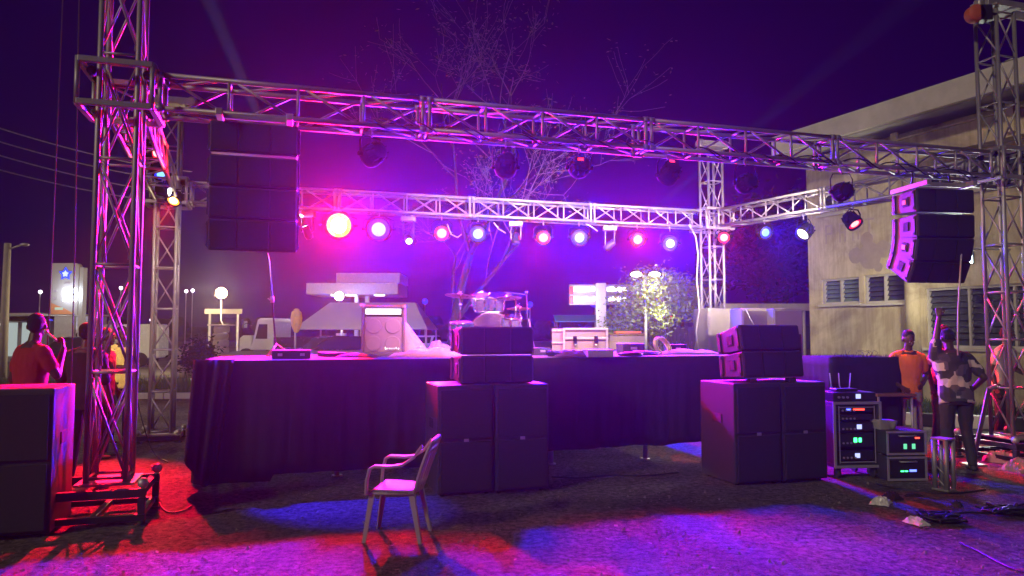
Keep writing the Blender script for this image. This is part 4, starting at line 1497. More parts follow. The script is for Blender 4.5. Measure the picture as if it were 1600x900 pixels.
def person(loc, yaw, height, label, lean=0, head_yaw=0, head_pitch=0, arms=None, legs=None, shirt=None, trousers=None,
           sleeve_len=.55, hair=True, hem=.86, polo=False, shorts=False, build=1.0, group=None, seed=0, beard=False):
    k = height / 1.72
    t = thing('person', label, 'person', loc, yaw, group)
    def L(p):      # torso lean about the hips (faces -Y)
        p = V(p) * k
        piv = V((0, 0, .92)) * k
        return piv + Matrix.Rotation(rad(lean), 3, 'X') @ (p - piv)
    b = build
    legs = legs or {}
    arms = arms or {}
    hip = {s: V((s * .09, 0, .90)) * k for s in (-1, 1)}
    knee = {s: V(legs.get(('knee', s), (s * .11, -.02, .49))) * k for s in (-1, 1)}
    ankle = {s: V(legs.get(('ankle', s), (s * .125, .025, .075))) * k for s in (-1, 1)}
    sh = {s: L((s * .168 * (.5 + .5 * b), .0, 1.368)) for s in (-1, 1)}
    el = {s: V(arms.get(('elbow', s), tuple(L((s * .25, .03, 1.12)) / k))) * k for s in (-1, 1)}
    wr = {s: V(arms.get(('wrist', s), tuple(L((s * .26, -.07, .88)) / k))) * k for s in (-1, 1)}
    hands = arms.get('hands', {})

    def torso(mb, g, z0, z1, n=20):
        prof = [(.86, .150, .105), (.92, .158, .112), (1.0, .148, .104), (1.08, .142, .098), (1.18, .158, .106), (1.28, .172, .112), (1.36, .170, .100), (1.41, .130, .080), (1.445, .075, .065)]
        rings = []
        for z, rx, ry in prof:
            if z < z0 - .001 or z > z1 + .001:
                continue
            ring = []
            for i in range(n):
                a = 2 * math.pi * i / n
                ring.append(L(((rx * b + g) * math.cos(a), (ry * b + g) * math.sin(a), z)))
            rings.append(ring)
        if z0 < .86:
            rings.insert(0, [L(((.150 * b + g * 1.3) * math.cos(2 * math.pi * i / n), (.105 * b + g * 1.3) * math.sin(2 * math.pi * i / n), z0)) for i in range(n)])
        mb.loft(rings)

    # body: one continuous skin
    mb = MB()
    torso(mb, 0, .86, 1.445)
    for s in (-1, 1):
        limb(mb, [hip[s], knee[s], ankle[s]], [.078 * k * b, .052 * k, .036 * k])
        limb(mb, [knee[s] + (ankle[s] - knee[s]) * .3 + V((0, .012, 0)), ankle[s]], [.050 * k, .034 * k])
        foot = ankle[s] + V((0, -.13, -.045)) * k
        limb(mb, [ankle[s] + V((0, .02, -.03)) * k, foot], [.036 * k, .026 * k])
        limb(mb, [sh[s], el[s], wr[s]], [.052 * k * b, .040 * k, .026 * k])
        limb(mb, [L((s * .03, .01, 1.44)), L((s * .10, .008, 1.405)), sh[s]], [.045 * k, .048 * k, .050 * k])
        fd = (wr[s] - el[s]).normalized()
        hd, pn, curl = hands.get(s, (fd, V((-s, 0, 0)), 22))
        hand(mb, wr[s], hd, pn, curl, k)
    nb = L((0, -.005, 1.43)); 
    hc0 = V((0, -.025, 1.615)) * k
    hcen = L(tuple(hc0 / k))
    limb(mb, [nb, hcen + (nb - hcen) * .45], [.058 * k, .052 * k])
    HM = Matrix.Translation(hcen) @ Matrix.Rotation(rad(lean * .6 + head_pitch), 4, 'X') @ Matrix.Rotation(rad(head_yaw), 4, 'Z')
    S = Matrix.Scale(k, 4)
    H = HM @ S
    mb.ball((0, .012, .018), (.074, .094, .092), 16, H)
    mb.ball((0, -.028, -.048), (.056, .058, .062), 14, H)
    mb.tube((0, -.088, .012), (0, -.104, -.022), .010, 8, .016, M=H)     # nose
    mb.ball((0, -.100, -.024), (.017, .012, .010), 8, H)
    mb.ball((0, -.083, -.052), (.026, .010, .008), 8, H)                   # lips
    mb.ball((0, -.080, -.064), (.023, .010, .008), 8, H)
    mb.ball((0, -.068, -.092), (.026, .020, .018), 8, H)                   # chin
    mb.ball((0, -.078, .030), (.052, .014, .010), 8, H)                    # brow
    for s in (-1, 1):
        mb.ball((s * .077, .012, -.008), (.012, .020, .030), 8, H)        # ear
    fused(mb, 'body', SKIN, t, .0062 * k, 2)
    for s in (-1, 1):
        m2 = MB(); m2.ball((s * .030, -.0815, .008), (.012, .007, .0065), 8, H); m2.build('eye', EYE, t)
    if hair:
        m2 = MB(); m2.ball((0, .030, .048), (.0765, .086, .072), 18, H); m2.ball((0, .050, .005), (.069, .062, .068), 14, H)
        fused(m2, 'hair', HAIR, t, .008 * k, 1, .004, seed)
    # shirt
    if shirt:
        m2 = MB()
        torso(m2, .016, hem, 1.41)
        for s in (-1, 1):
            p1 = sh[s].lerp(el[s], sleeve_len) if sleeve_len <= 1 else el[s]
            if sleeve_len <= 1:
                limb(m2, [sh[s], p1], [.062 * k * b, .058 * k * b])
            else:
                limb(m2, [sh[s], el[s], el[s].lerp(wr[s], sleeve_len - 1)], [.066 * k, .052 * k, .040 * k])
        for s in (-1, 1):
            limb(m2, [L((s * .055, .008, 1.415)), L((s * .105, .006, 1.40)), sh[s]], [.050 * k, .056 * k, .061 * k])
        if polo:
            limb(m2, [nb + V((0, .0, -.005)), nb + V((0, 0, .02))], [.070 * k, .067 * k])
        fused(m2, 'shirt', shirt, t, .0095 * k, 3, .008, seed)
    if trousers:
        m2 = MB()
        rings = []
        for z, rx, ry in ((.80, .150, .112), (.88, .166, .120), (.95, .162, .118), (.985, .158, .114)):
            rings.append([V((rx * b * math.cos(2 * math.pi * i / 20), ry * b * math.sin(2 * math.pi * i / 20), z)) * k for i in range(20)])
        m2.loft(rings)
        for s in (-1, 1):
            if shorts:
                limb(m2, [hip[s] + V((0, 0, -.02)), hip[s].lerp(knee[s], .92)], [.094 * k * b, .080 * k])
            else:
                limb(m2, [hip[s] + V((0, 0, -.02)), knee[s], ankle[s] + V((0, 0, .02))], [.092 * k * b, .070 * k, .056 * k])
        fused(m2, 'trousers', trousers, t, .0095 * k, 3, .007, seed + 5)
    for s in (-1, 1):
        m2 = MB()
        a0 = ankle[s]
        m2.ball(a0 + V((0, .02, -.035)) * k, (.042 * k, .05 * k, .038 * k), 12)
        m2.ball(a0 + V((0, -.09, -.044)) * k, (.046 * k, .10 * k, .030 * k), 12)
        fused(m2, 'shoe', SHOE, t, .009 * k, 2)
    return t

def cloth(name, col, var=.15):
    return pbr(name, col, .9, 0, var, 7, .25, 60)
ORANGE, REDC, BLACKC, YELLOWC, PINKC, WHITEC, GREYC, DENIM = (cloth('orange_cloth', (.90, .22, .02)), cloth('red_cloth', (.30, .018, .02)), cloth('black_cloth', (.012, .011, .013)), cloth('yellow_cloth', (.85, .64, .16)),
    cloth('pink_cloth', (.62, .10, .20)), cloth('white_cloth', (.55, .53, .50)), cloth('light_trouser_cloth', (.30, .27, .26)), cloth('dark_trouser_cloth', (.03, .03, .035)))
# patterned shirt
pm = bpy.data.materials.new('patchwork_print')
pm.use_nodes = True
nt = pm.node_tree
p_ = nt.nodes['Principled BSDF']; p_.inputs['Roughness'].default_value = .9
tc = nt.nodes.new('ShaderNodeTexCoord'); mp = nt.nodes.new('ShaderNodeMapping'); mp.inputs['Scale'].default_value = (10, 3, 10)
vo = nt.nodes.new('ShaderNodeTexVoronoi'); vo.distance = 'CHEBYCHEV'; vo.inputs['Scale'].default_value = 1.0
rp = nt.nodes.new('ShaderNodeValToRGB'); rp.color_ramp.interpolation = 'CONSTANT'
for i, (pos, col) in enumerate(((0, (.03, .028, .035, 1)), (.28, (.42, .36, .36, 1)), (.46, (.10, .08, .10, 1)), (.62, (.55, .46, .44, 1)), (.82, (.05, .04, .06, 1)))):
    if i < 2:
        e = rp.color_ramp.elements[i]; e.position, e.color = pos, col
    else:
        e = rp.color_ramp.elements.new(pos); e.color = col
nt.links.new(tc.outputs['Object'], mp.inputs['Vector']); nt.links.new(mp.outputs[0], vo.inputs['Vector'])
sx_ = nt.nodes.new('ShaderNodeSeparateColor'); nt.links.new(vo.outputs['Color'], sx_.inputs[0])
nt.links.new(sx_.outputs[0], rp.inputs[0]); nt.links.new(rp.outputs[0], p_.inputs['Base Color'])
PATTERN = pm

def gp(u, Y):
    p = at(u, 600, Y); return V((p.x, Y, 0))
# right-hand crew
person(gp(1417, 9.75), rad(-8), 1.63, 'person in a bright orange polo shirt looking down beside the equipment rack', 8, 8, 26,
       {('elbow', -1): (-.27, .06, 1.10), ('wrist', -1): (-.16, -.20, .97), ('elbow', 1): (.27, .05, 1.10), ('wrist', 1): (.12, -.22, 1.0)}, None, ORANGE, GREYC, .62, True, .80, True, seed=1, build=1.05)
person(gp(1472, 10.3), rad(20), 1.70, 'person in a pink top partly hidden behind the patchwork shirt', 4, 20, 16, None, None, PINKC, DENIM, .6, True, .82, seed=2)
per = person(gp(1493, 8.75), rad(170), 1.66, 'person in a dark and pale patchwork shirt seen from behind, one arm raised', 14, 0, 30,
       {('elbow', 1): (.15, -.12, 1.62), ('wrist', 1): (.10, -.16, 1.86), ('elbow', -1): (-.33, -.02, 1.12), ('wrist', -1): (-.26, -.22, .95),
        'hands': {1: (V((-.02, -.06, 1)), V((-.3, -1, 0)), 62)}},
       {('ankle', -1): (-.15, .03, .075), ('ankle', 1): (.15, .02, .075)}, PATTERN, DENIM, .68, True, .80, seed=3, build=1.18)
person(gp(1567, 10.5), rad(25), 1.68, 'person in a pale shirt standing behind the lower rungs of the tower by the hall', 6, 12, 18,
       {('elbow', 1): (.26, -.02, 1.12), ('wrist', 1): (.14, -.26, 1.04)}, None, WHITEC, DENIM, .6, True, .82, seed=4)
# left-hand bystanders
lp = person(gp(46, 7.1), rad(150), 1.78, 'person in a red T-shirt holding a microphone behind the tall subwoofer', 2, 42, -2,
       {('elbow', -1): (-.26, -.10, 1.16), ('wrist', -1): (-.10, -.24, 1.40), 'hands': {-1: (V((.5, -.2, .8)), V((.5, .6, -.1)), 60)}}, None, REDC, DENIM, .6, True, .82, seed=5, build=1.12)
person(gp(132, 7.95), rad(175), 1.70, 'person in black clothes standing with back turned beside the near left tower', 0, 10, 0, None, None, BLACKC, BLACKC, .98, True, .80, seed=6, build=1.08)
person(gp(163, 9.6), rad(100), 1.66, 'person in dark violet-lit clothes seen side-on through the near left tower', 0, 8, 4, None, None, cloth('plum_shirt_cloth', (.10, .05, .11)), DENIM, .6, True, .82, seed=7)
person(gp(188, 11.0), rad(60), 1.70, 'person in a yellow shirt looking right, behind the near left tower', 0, -6, -6,
       {('elbow', -1): (-.24, -.04, 1.13), ('wrist', -1): (-.06, -.22, 1.12), ('elbow', 1): (.24, -.04, 1.13), ('wrist', 1): (.06, -.24, 1.16)}, None, YELLOWC, DENIM, .6, True, .80, seed=8)
# microphone held at the mouth
mp_ = at(74, 520, 6.95)
t = thing('microphone', 'slim microphone held up to the mouth of the person in red', 'microphone', mp_)
mb = MB(); dd = V((.09, 0, -.075)); mb.tube((0, 0, 0), dd, .012, 10, .010); mb.build('handle', STEEL, t)
mb = MB(); mb.ball((-.012, 0, .01), .022, 12); mb.build('head', STEEL, t)
PLACE.exclude = False
# rope pulled by the raised hand
hp_ = at(1497, 488, 8.6)
mb = MB()
e = at(1505, 300, 9.2)
mb.path([hp_ + V((-.02, 0, -.5)), hp_, hp_.lerp(e, .5) + V((.01, 0, 0)), e], .010, 6)
o = mb.build('rope', pbr('pale_rope', (.45, .42, .38), .9)); tag(o, 'taut rope running from the raised hand up to the front span', 'rope')
# ---------------------------------------------------------------- the hall on the right
HROT = math.atan2(-.905, .425)
HO = V((8.05, 20.0, 0))
def plaster_mat():
    m = bpy.data.materials.new('stained_cream_plaster')
    m.use_nodes = True
    nt = m.node_tree
    p = nt.nodes['Principled BSDF']; p.inputs['Roughness'].default_value = .9; p.inputs['Specular IOR Level'].default_value = .2
    tc = nt.nodes.new('ShaderNodeTexCoord')
    def nz(scale, dist=0, st=(1, 1, 1)):
        mp = nt.nodes.new('ShaderNodeMapping'); mp.inputs['Scale'].default_value = st
        nt.links.new(tc.outputs['Object'], mp.inputs['Vector'])
        n = nt.nodes.new('ShaderNodeTexNoise'); n.inputs['Scale'].default_value = scale; n.inputs['Detail'].default_value = 8; n.inputs['Roughness'].default_value = .62; n.inputs['Distortion'].default_value = dist
        nt.links.new(mp.outputs[0], n.inputs['Vector'])
        return n
    a = nz(.9, .6); b = nz(3.0, .3, (3, 3, .35)); c = nz(14)
    r = nt.nodes.new('ShaderNodeValToRGB')
    r.color_ramp.elements[0].position, r.color_ramp.elements[0].color = .40, (.35, .30, .20, 1)
    r.color_ramp.elements[1].position, r.color_ramp.elements[1].color = .56, (.54, .48, .31, 1)
    nt.links.new(a.outputs['Fac'], r.inputs[0])
    r2 = nt.nodes.new('ShaderNodeValToRGB')
    r2.color_ramp.elements[0].position, r2.color_ramp.elements[0].color = .34, (.78, .76, .74, 1)
    r2.color_ramp.elements[1].position, r2.color_ramp.elements[1].color = .58, (1, 1, 1, 1)
    nt.links.new(b.outputs['Fac'], r2.inputs[0])
    mx = nt.nodes.new('ShaderNodeMixRGB'); mx.blend_type = 'MULTIPLY'; mx.inputs[0].default_value = 1
    nt.links.new(r.outputs[0], mx.inputs[1]); nt.links.new(r2.outputs[0], mx.inputs[2]); nt.links.new(mx.outputs[0], p.inputs['Base Color'])
    bp_ = nt.nodes.new('ShaderNodeBump'); bp_.inputs['Strength'].default_value = .3; bp_.inputs['Distance'].default_value = .02
    nt.links.new(c.outputs['Fac'], bp_.inputs['Height']); nt.links.new(bp_.outputs[0], p.inputs['Normal'])
    return m
PLASTER = plaster_mat()
FASCIA = pbr('grey_green_fascia_concrete', (.46, .46, .40), .9, 0, .35, 2.2, .2, 30)
GLASSD = pbr('dark_louvre_glass', (.045, .05, .055), .18, 0, .3, 5)
GLASSG = pbr('greenish_louvre_glass', (.14, .19, .19), .2, 0, .35, 7)
FRAMEP = pbr('painted_window_frame', (.42, .40, .36), .6)
t = thing('hall', 'cream stained hall with louvred windows and a deep grey roof edge, at the right', 'building', HO, HROT)
LEN, DEP = 16.0, 9.0
# openings in the wall: x0, x1, z0, z1
W1, W2, W3, W4, W5 = (.42, 1.60, 2.36, 3.02), (1.74, 2.86, 2.34, 3.04), (3.38, 8.2, 1.28, 2.62), (3.38, 8.2, 4.70, 5.42), (.42, 1.2, 4.75, 5.3)
opens = [W1, W2, W3, W4, W5]
xs = sorted({0, LEN, *[o[0] for o in opens], *[o[1] for o in opens]})
zs = sorted({0, 6.35, *[o[2] for o in opens], *[o[3] for o in opens]})
mb = MB()
for i in range(len(xs) - 1):
    # merge vertical runs of solid wall
    run = None
    for j in range(len(zs) - 1):
        xm, zm = (xs[i] + xs[i + 1]) / 2, (zs[j] + zs[j + 1]) / 2
        solid = not any(o[0] < xm < o[1] and o[2] < zm < o[3] for o in opens)
        if solid:
            run = (run[0], zs[j + 1]) if run else (zs[j], zs[j + 1])
        if run and (not solid or j == len(zs) - 2):
            mb.box(((xs[i] + xs[i + 1]) / 2, .12, (run[0] + run[1]) / 2), (xs[i + 1] - xs[i], .24, run[1] - run[0]))
            run = None
mb.box((.12, DEP / 2 + .13, 3.17), (.24, DEP - .26, 6.34))
mb.box((LEN / 2, DEP, 3.17), (LEN, .24, 6.34))
mb.build('wall', PLASTER, t)
def louvre_window(o, nx, nz_, glass, bars):
    x0, x1, z0, z1 = o
    mb = MB()
    th = .05
    mb.box(((x0 + x1) / 2, .10, z0 + th / 2), (x1 - x0, .10, th)); mb.box(((x0 + x1) / 2, .10, z1 - th / 2), (x1 - x0, .10, th))
    for i in range(nx + 1):
        x = x0 + th / 2 + (x1 - x0 - th) * i / nx
        mb.box((x, .10, (z0 + z1) / 2), (th, .10, z1 - z0 - 2 * th - .004))
    fr = mb.build('window', FRAMEP, t)
    mb = MB()
    for i in range(nx):
        a, b = x0 + th + (x1 - x0 - th) * i / nx, x0 + (x1 - x0 - th) * (i + 1) / nx
        n = nz_
        for k in range(n):
            z = z0 + th + (z1 - z0 - 2 * th) * (k + .5) / n
            hh = (z1 - z0 - 2 * th) / n
            M = Matrix.Translation(((a + b) / 2, .13, z)) @ Matrix.Rotation(rad(-32), 4, 'X')
            mb.box((0, 0, 0), (b - a - .006, .008, hh * 1.12), M)
    mb.build('louvre_blades', glass, fr)
    mb = MB(); mb.box(((x0 + x1) / 2, .235, (z0 + z1) / 2), (x1 - x0 - .002, .01, z1 - z0 - .002)); mb.build('room_shade_sheet', GLASSD, fr)  # dark sheet standing in for the shade of the room behind
    mb = MB(); mb.box(((x0 + x1) / 2, -.03, z0 - .04), (x1 - x0 + .12, .10, .06)); mb.build('sill', FRAMEP, fr)
louvre_window(W1, 2, 5, GLASSG, 0)
louvre_window(W2, 2, 5, GLASSD, 0)
louvre_window(W3, 5, 9, GLASSD, 0)
louvre_window(W4, 6, 5, GLASSD, 0)
louvre_window(W5, 1, 4, GLASSD, 0)
for x in (3.08, 8.4, 12.6):
    mb = MB(); mb.lathe([(.17, 0), (.17, 6.05)], 16, Matrix.Translation((x, -.03, 0))); mb.build('pilaster', PLASTER, t)
mb = MB(); mb.box((LEN / 2 + .9, -.22, 5.82), (LEN - 1.8, .42, .52)); mb.box((LEN / 2 + .9, -.24, 6.11), (LEN - 1.8, .50, .05)); mb.build('ring_beam', PLASTER, t, .01)
for x in (3.08, 5.7, 8.4, 11.0, 13.6):
    mb = MB(); mb.box((x, -.48, 5.95), (.16, .10, .62)); mb.build('bracket', PLASTER, t, .01)
mb = MB()
mb.box((LEN / 2, -.55 + (DEP + 1.1) / 2 - .0, 6.52), (LEN + .5, DEP + 1.3, .14))
mb.build('roof_slab', FASCIA, t, .01)
mb = MB(); mb.box((LEN / 2 + .15, -1.24, 6.55), (LEN + .2, .12, .50)); mb.build('roof_edge', FASCIA, t, .015)
# faded painted panel marks on the wall above the small windows: ghost frame and a round emblem stain
STAIN = pbr('faded_sign_paint', (.36, .30, .24), .9, 0, .45, 5)
STAIN2 = pbr('faded_emblem_paint', (.31, .26, .21), .9, 0, .3, 4)
def ghost(nm, cells, m_):
    mb = MB()
    for x, z, w, h in cells:
        mb.box((x, -.002, z), (w, .006, h))
    return mb.build(nm, m_, t)
ghost('faded_lettering', [(.62, 4.2, .05, .50), (.74, 4.42, .18, .05), (.80, 4.30, .05, .2), (.74, 4.21, .16, .05), (1.06, 4.2, .05, .5), (1.22, 4.2, .05, .5), (1.14, 4.43, .14, .05), (1.14, 4.2, .14, .05), (1.46, 4.2, .05, .5), (1.58, 4.42, .18, .05), (1.64, 4.3, .05, .2), (1.58, 4.2, .16, .05), (1.62, 4.06, .05, .2), (1.94, 4.2, .05, .5), (1.94, 4.43, .30, .05)], STAIN)
mb = MB()
M = Matrix.Translation((1.95, -.003, 3.52)) @ Matrix.Rotation(rad(90), 4, 'X')
random.seed(5)
for (cx, cz, r) in ((0, 0, .33), (-.42, .05, .20), (.36, .12, .22), (-.08, .42, .18), (.22, -.30, .12)):
    pts = [(cx + r * (1 + .18 * noise.noise(V((math.cos(a) * 2, math.sin(a) * 2, cx)))) * math.cos(a), cz + r * (1 + .18 * noise.noise(V((math.cos(a) * 2, math.sin(a) * 2, cx + 3)))) * math.sin(a)) for a in [2 * math.pi * k / 22 for k in range(22)]]
    mb.prism([(p[0] + 1.95, p[1] + 3.52) for p in pts], .004 + .001 * cx, Matrix.Translation((0, -.006 - .002 * cx, 0)))
mb.build('faded_emblem', STAIN2, t)

# floodlight on a bracket from the hall wall
c = at(1508, 404, 14.6)
t = thing('floodlight', 'small dazzling white floodlight on a bracket from the hall wall, right of the hanging speakers', 'floodlight', c)
d2 = V((-.55, -.75, -.2)).normalized()
q = d2.to_track_quat('Z', 'Y').to_matrix().to_4x4()
mb = MB(); mb.box((0, 0, -.05), (.30, .24, .09), q); mb.build('housing', BLACKMETAL, t, .01)
mb = MB(); mb.box((0, 0, .006), (.25, .19, .02), q); mb.build('lens', glow('flood_white', (.8, 1, 1), 14), t)
inw = V((.905, .425, 0))
dist = (HO - c).dot(inw)
mb = MB(); mb.path([V((0, .02, -.02)), V((0, .02, .2)), inw * (dist + .05) + V((0, 0, .25))], .022, 8); mb.build('bracket', STEEL, t)
lamp(t, 'SPOT', d2 * .2 + V((-.05, 0, 0)), 850, (1.0, .90, .66), V((-.55, .80, -.05)), 150, 1.0, .12)
lamp(t, 'SPOT', d2 * .22, 500, (.95, 1.0, .85), V((-.6, -.75, -.55)), 140, 1.0, .12)

# low shed joining behind the white cabinets
p0, p1 = at(1128, 478, 25.0), at(1262, 478, 25.0)
t = thing('low_shed', 'low dark shed with a pale eave behind the white cabinets, left of the hall', 'shed', (p0.x, 25.0, 0))
w = p1.x - p0.x + 2.2
SHEDW = pbr('dark_shed_wall', (.06, .055, .06), .9)
mb = MB(); mb.box((w / 2, 1.6, 1.2), (w, 3.0, 2.4)); mb.build('wall', SHEDW, t)
mb = MB(); mb.box((w / 2, 1.4, 2.46), (w + .5, 4.0, .10)); mb.box((w / 2, -.62, 2.46), (w + .5, .05, .24)); mb.build('roof', pbr('pale_eave', (.42, .38, .33), .8), t, .01)
mb = MB(); mb.box((1.2, .085, 1.0), (.9, .04, 2.0)); mb.build('door', FRAMEP, t)
mb = MB(); mb.box((2.6, .085, 1.45), (1.0, .04, .8)); mb.build('window', GLASSD, t)
for x in (.1, w * .5, w - .1):
    mb = MB(); mb.tube((x, -.55, 0), (x, -.55, 2.35), .05, 10); mb.build('post', FRAMEP, t)

# ---------------------------------------------------------------- trees
BARK = pbr('pale_bark', (.13, .115, .105), .9, 0, .35, 6, .4, 30)
BARKD = pbr('dark_bark', (.022, .018, .015), .9, 0, .35, 6, .4, 30)
LEAFP = pbr('sparse_dry_leaf', (.10, .09, .06), .8, 0, .5, 3)
LEAFG = pbr('green_leaf', (.15, .19, .05), .6, 0, .55, 2.5)
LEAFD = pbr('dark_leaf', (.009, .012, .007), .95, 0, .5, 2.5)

def tree(base, height, spread, label, trunk_r, depth, leaf_n, leaf_s, bark, leaf, seed, trunk_h=.35, up=.5, kids=3, name='tree', group=None, leafdrop=1.0):
    rnd = random.Random(seed)
    t = thing(name, label, 'tree', base, rnd.uniform(0, 6), group)
    low = MB()
    limbs = []
    tips = []
    own = depth - (3 if height > 10 else 1)      # branches of this order are limbs of their own, with their twigs
    def grow(p, d, l, r, k, into):
        if k == own:
            into = MB()
            limbs.append(into)
        n = 4
        pts, radii = [p], [r]
        q = p
        dd = d.copy()
        for i in range(n):
            dd = (dd + V((rnd.uniform(-.16, .16), rnd.uniform(-.16, .16), rnd.uniform(-.06, .14)))).normalized()
            q = q + dd * l / n
            pts.append(q); radii.append(max(.004, r * (1 - .45 * (i + 1) / n)))
            if k <= 1:
                tips.append((q, dd))
        into.path(pts, r, 7 if r > .03 else 5, None, radii)
        if k <= 0:
            tips.append((q, dd)); return
        for j in range(kids if k < depth else kids + 1):
            a = rnd.uniform(0, 6.283)
            side = dd.orthogonal().normalized(); side = (Matrix.Rotation(a, 3, dd) @ side)
            nd = (dd * rnd.uniform(.55, 1.0) + side * spread * rnd.uniform(.5, 1.0) + V((0, 0, up * rnd.uniform(.1, .6)))).normalized()
            st = pts[rnd.choice((2, 3, 4, 4))]
            grow(st, nd, l * rnd.uniform(.58, .82), radii[-1] * rnd.uniform(.62, .85), k - 1, into)
    grow(V((0, 0, -.05)), V((rnd.uniform(-.06, .06), rnd.uniform(-.06, .06), 1)).normalized(), height * trunk_h, trunk_r, depth, low)
    low.build('trunk', BARKD if height > 10 else bark, t)  # tall tree's trunk painted darker to sink it in shade; limbs stay pale
    for m_ in limbs:
        m_.build('limb', bark, t)
    if leaf_n:
        lb = MB()
        for i in range(leaf_n):
            p, d = tips[rnd.randrange(len(tips))]
            c = p + V((rnd.gauss(0, .16), rnd.gauss(0, .16), rnd.gauss(0, .13))) * leafdrop
            a = V((rnd.uniform(-1, 1), rnd.uniform(-1, 1), rnd.uniform(-.6, .6))).normalized()
            b = a.orthogonal().normalized()
            s = leaf_s * rnd.uniform(.6, 1.3)
            lb.add([c - a * s, c + b * s * .42, c + a * s, c - b * s * .42], [(0, 1, 2, 3)])
        lb.build('crown', leaf, t)
    return t
b0 = at(700, 520, 20.5)
tree(V((b0.x, 20.5, 0)), 13.0, 1.0, 'tall sparse tree with thin bare branches rising behind the rear truss',   .17, 5, 1800, .055, BARK, LEAFP, 21, .30, .55, 3)
b0 = at(1018, 520, 23.0)
tree(V((b0.x, 23.0, 0)), 4.6, 1.05, 'small leafy tree lit yellow-green, left of the rear right tower', .10, 4, 13000, .068, BARK, LEAFG, 8, .28, .30, 3, leafdrop=1.7)
b0 = at(1205, 520, 29.0)
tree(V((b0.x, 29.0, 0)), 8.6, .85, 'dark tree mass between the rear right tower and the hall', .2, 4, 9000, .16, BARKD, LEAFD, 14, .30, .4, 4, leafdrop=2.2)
b0 = at(900, 520, 27.0)
tree(V((b0.x, 27.0, 0)), 2.3, .9, 'low leafy bush beside the lit sign boards', .07, 3, 2200, .09, BARKD, LEAFG, 9, .25, .3, 4, 'bush')
b0 = at(312, 520, 22.0)
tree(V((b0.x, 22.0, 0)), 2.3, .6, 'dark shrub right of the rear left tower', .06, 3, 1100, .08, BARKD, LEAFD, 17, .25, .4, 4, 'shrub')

# far dark tree line
mb = MB()
random.seed(30)
for i in range(260):
    x = -150 + 300 * i / 260 + random.uniform(-1, 1)
    y = 150 + random.uniform(-8, 14)
    mb_h = random.uniform(2.2, 5.2)
    M = Matrix.Translation((x, y, 0))
    rings = []
    for j in range(6):
        z = mb_h * j / 5
        r = (1.1 + 1.5 * math.sin(math.pi * (.15 + .8 * j / 5))) * random.uniform(.8, 1.2)
        rings.append([(r * math.cos(a) * random.uniform(.8, 1.15), r * math.sin(a) * random.uniform(.8, 1.15), z + random.uniform(-.2, .2)) for a in [2 * math.pi * k / 9 for k in range(9)]])
    mb.loft(rings, M, True)
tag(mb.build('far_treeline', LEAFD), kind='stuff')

# ---------------------------------------------------------------- roadside background
def street_bulb(u, v, Y, r, label, col, power, base_z=0.0, key='warm'):
    p = at(u, v, Y)
    t = thing('street_lamp', label, 'street lamp', (p.x, Y, base_z), 0, 'lamps along the road')
    z = p.z - base_z
    mb = MB(); mb.tube((.18, 0, 0), (.18, 0, z * .55), .075, 12); mb.path([(.18, 0, z * .55), (.10, 0, z * .6), (0, 0, z * .66), (0, 0, z - r)], .03, 8); mb.build('pole', STEEL, t)
    mb = MB(); mb.ball((0, 0, z), (r, r, r * 1.0), 16); mb.build('globe', glow('street_globe_' + key, col, 12), t)
    mb = MB(); mb.lathe([(r * .5, z - r * 1.15), (r * .62, z - r * .85), (r * .3, z - r * .8)], 14); mb.build('collar', BLACKMETAL, t)
    lamp(t, 'POINT', (0, -r * 1.25, z), power, tuple(col), size=r)
    return t
street_bulb(346, 458, 30.0, .23, 'glowing yellow globe lamp above the tyre stack', (1, .78, .40), 2000, key='yellow')
street_bulb(530, 463, 43.0, .27, 'glowing round lamp under the filling station canopy', (1, .9, .75), 700, key='pale')

# twin lamp in the lit tree
p = at(1008, 430, 22.4)
t = thing('twin_lamp', 'two-headed lamp post shining inside the small leafy tree', 'street lamp', (p.x, 22.4, 0), 0, 'lamps along the road')
mb = MB(); mb.tube((0, 0, 0), (0, 0, p.z - .1), .05, 10); mb.build('pole', STEEL, t)
for s in (-1, 1):
    mb = MB(); mb.path([(0, 0, p.z - .15), (s * .12, -.02, p.z + .02), (s * .24, -.05, p.z + .04)], .025, 8); mb.build('arm', STEEL, t)
    mb = MB(); mb.ball((s * .28, -.06, p.z + .02), (.17, .10, .08), 14); mb.build('lamp_head', glow('twin_lamp_head', (1, .92, .85), 10), t)
lamp(t, 'POINT', (-.1, -.9, p.z - .3), 120, (1, .93, .62), size=.15)
lamp(t, 'POINT', (.25, -.7, p.z - 1.2), 80, (1, .95, .6), size=.15)  # extra point without a lamp head, added to light the lower crown

# filling station canopy
YS = 55.0
p0, p1 = at(478, 460, YS), at(622, 442, YS)
q0, q1 = at(520, 441, YS), at(622, 425, YS)
t = thing('filling_station_canopy', 'two-tier pale filling station canopy on two columns', 'canopy', ((p0.x + p1.x) / 2, YS, 0))
cx = (p0.x + p1.x) / 2
CANW = pbr('white_canopy_panel', (.62, .58, .60), .5)
mb = MB(); mb.box((0, 2.5, (p0.z + p1.z) / 2), (p1.x - p0.x, 5, p1.z - p0.z)); mb.build('canopy_roof', CANW, t, .05)
mb = MB(); mb.box(((q0.x + q1.x) / 2 - cx, 3.2, (q0.z + q1.z) / 2 + .02), (q1.x - q0.x, 4.4, q1.z - q0.z)); mb.build('upper_fascia', CANW, t, .05)
for u, wd in ((551, 6), (565, 7)):
    x = at(u, 470, YS).x - cx
    mb = MB(); mb.box((x, 1.5 if u < 560 else 2.2, p0.z / 2 - .005), (wd * YS / FPX, .35, p0.z - .01)); mb.build('column', WHITEPLASTIC, t, .03)
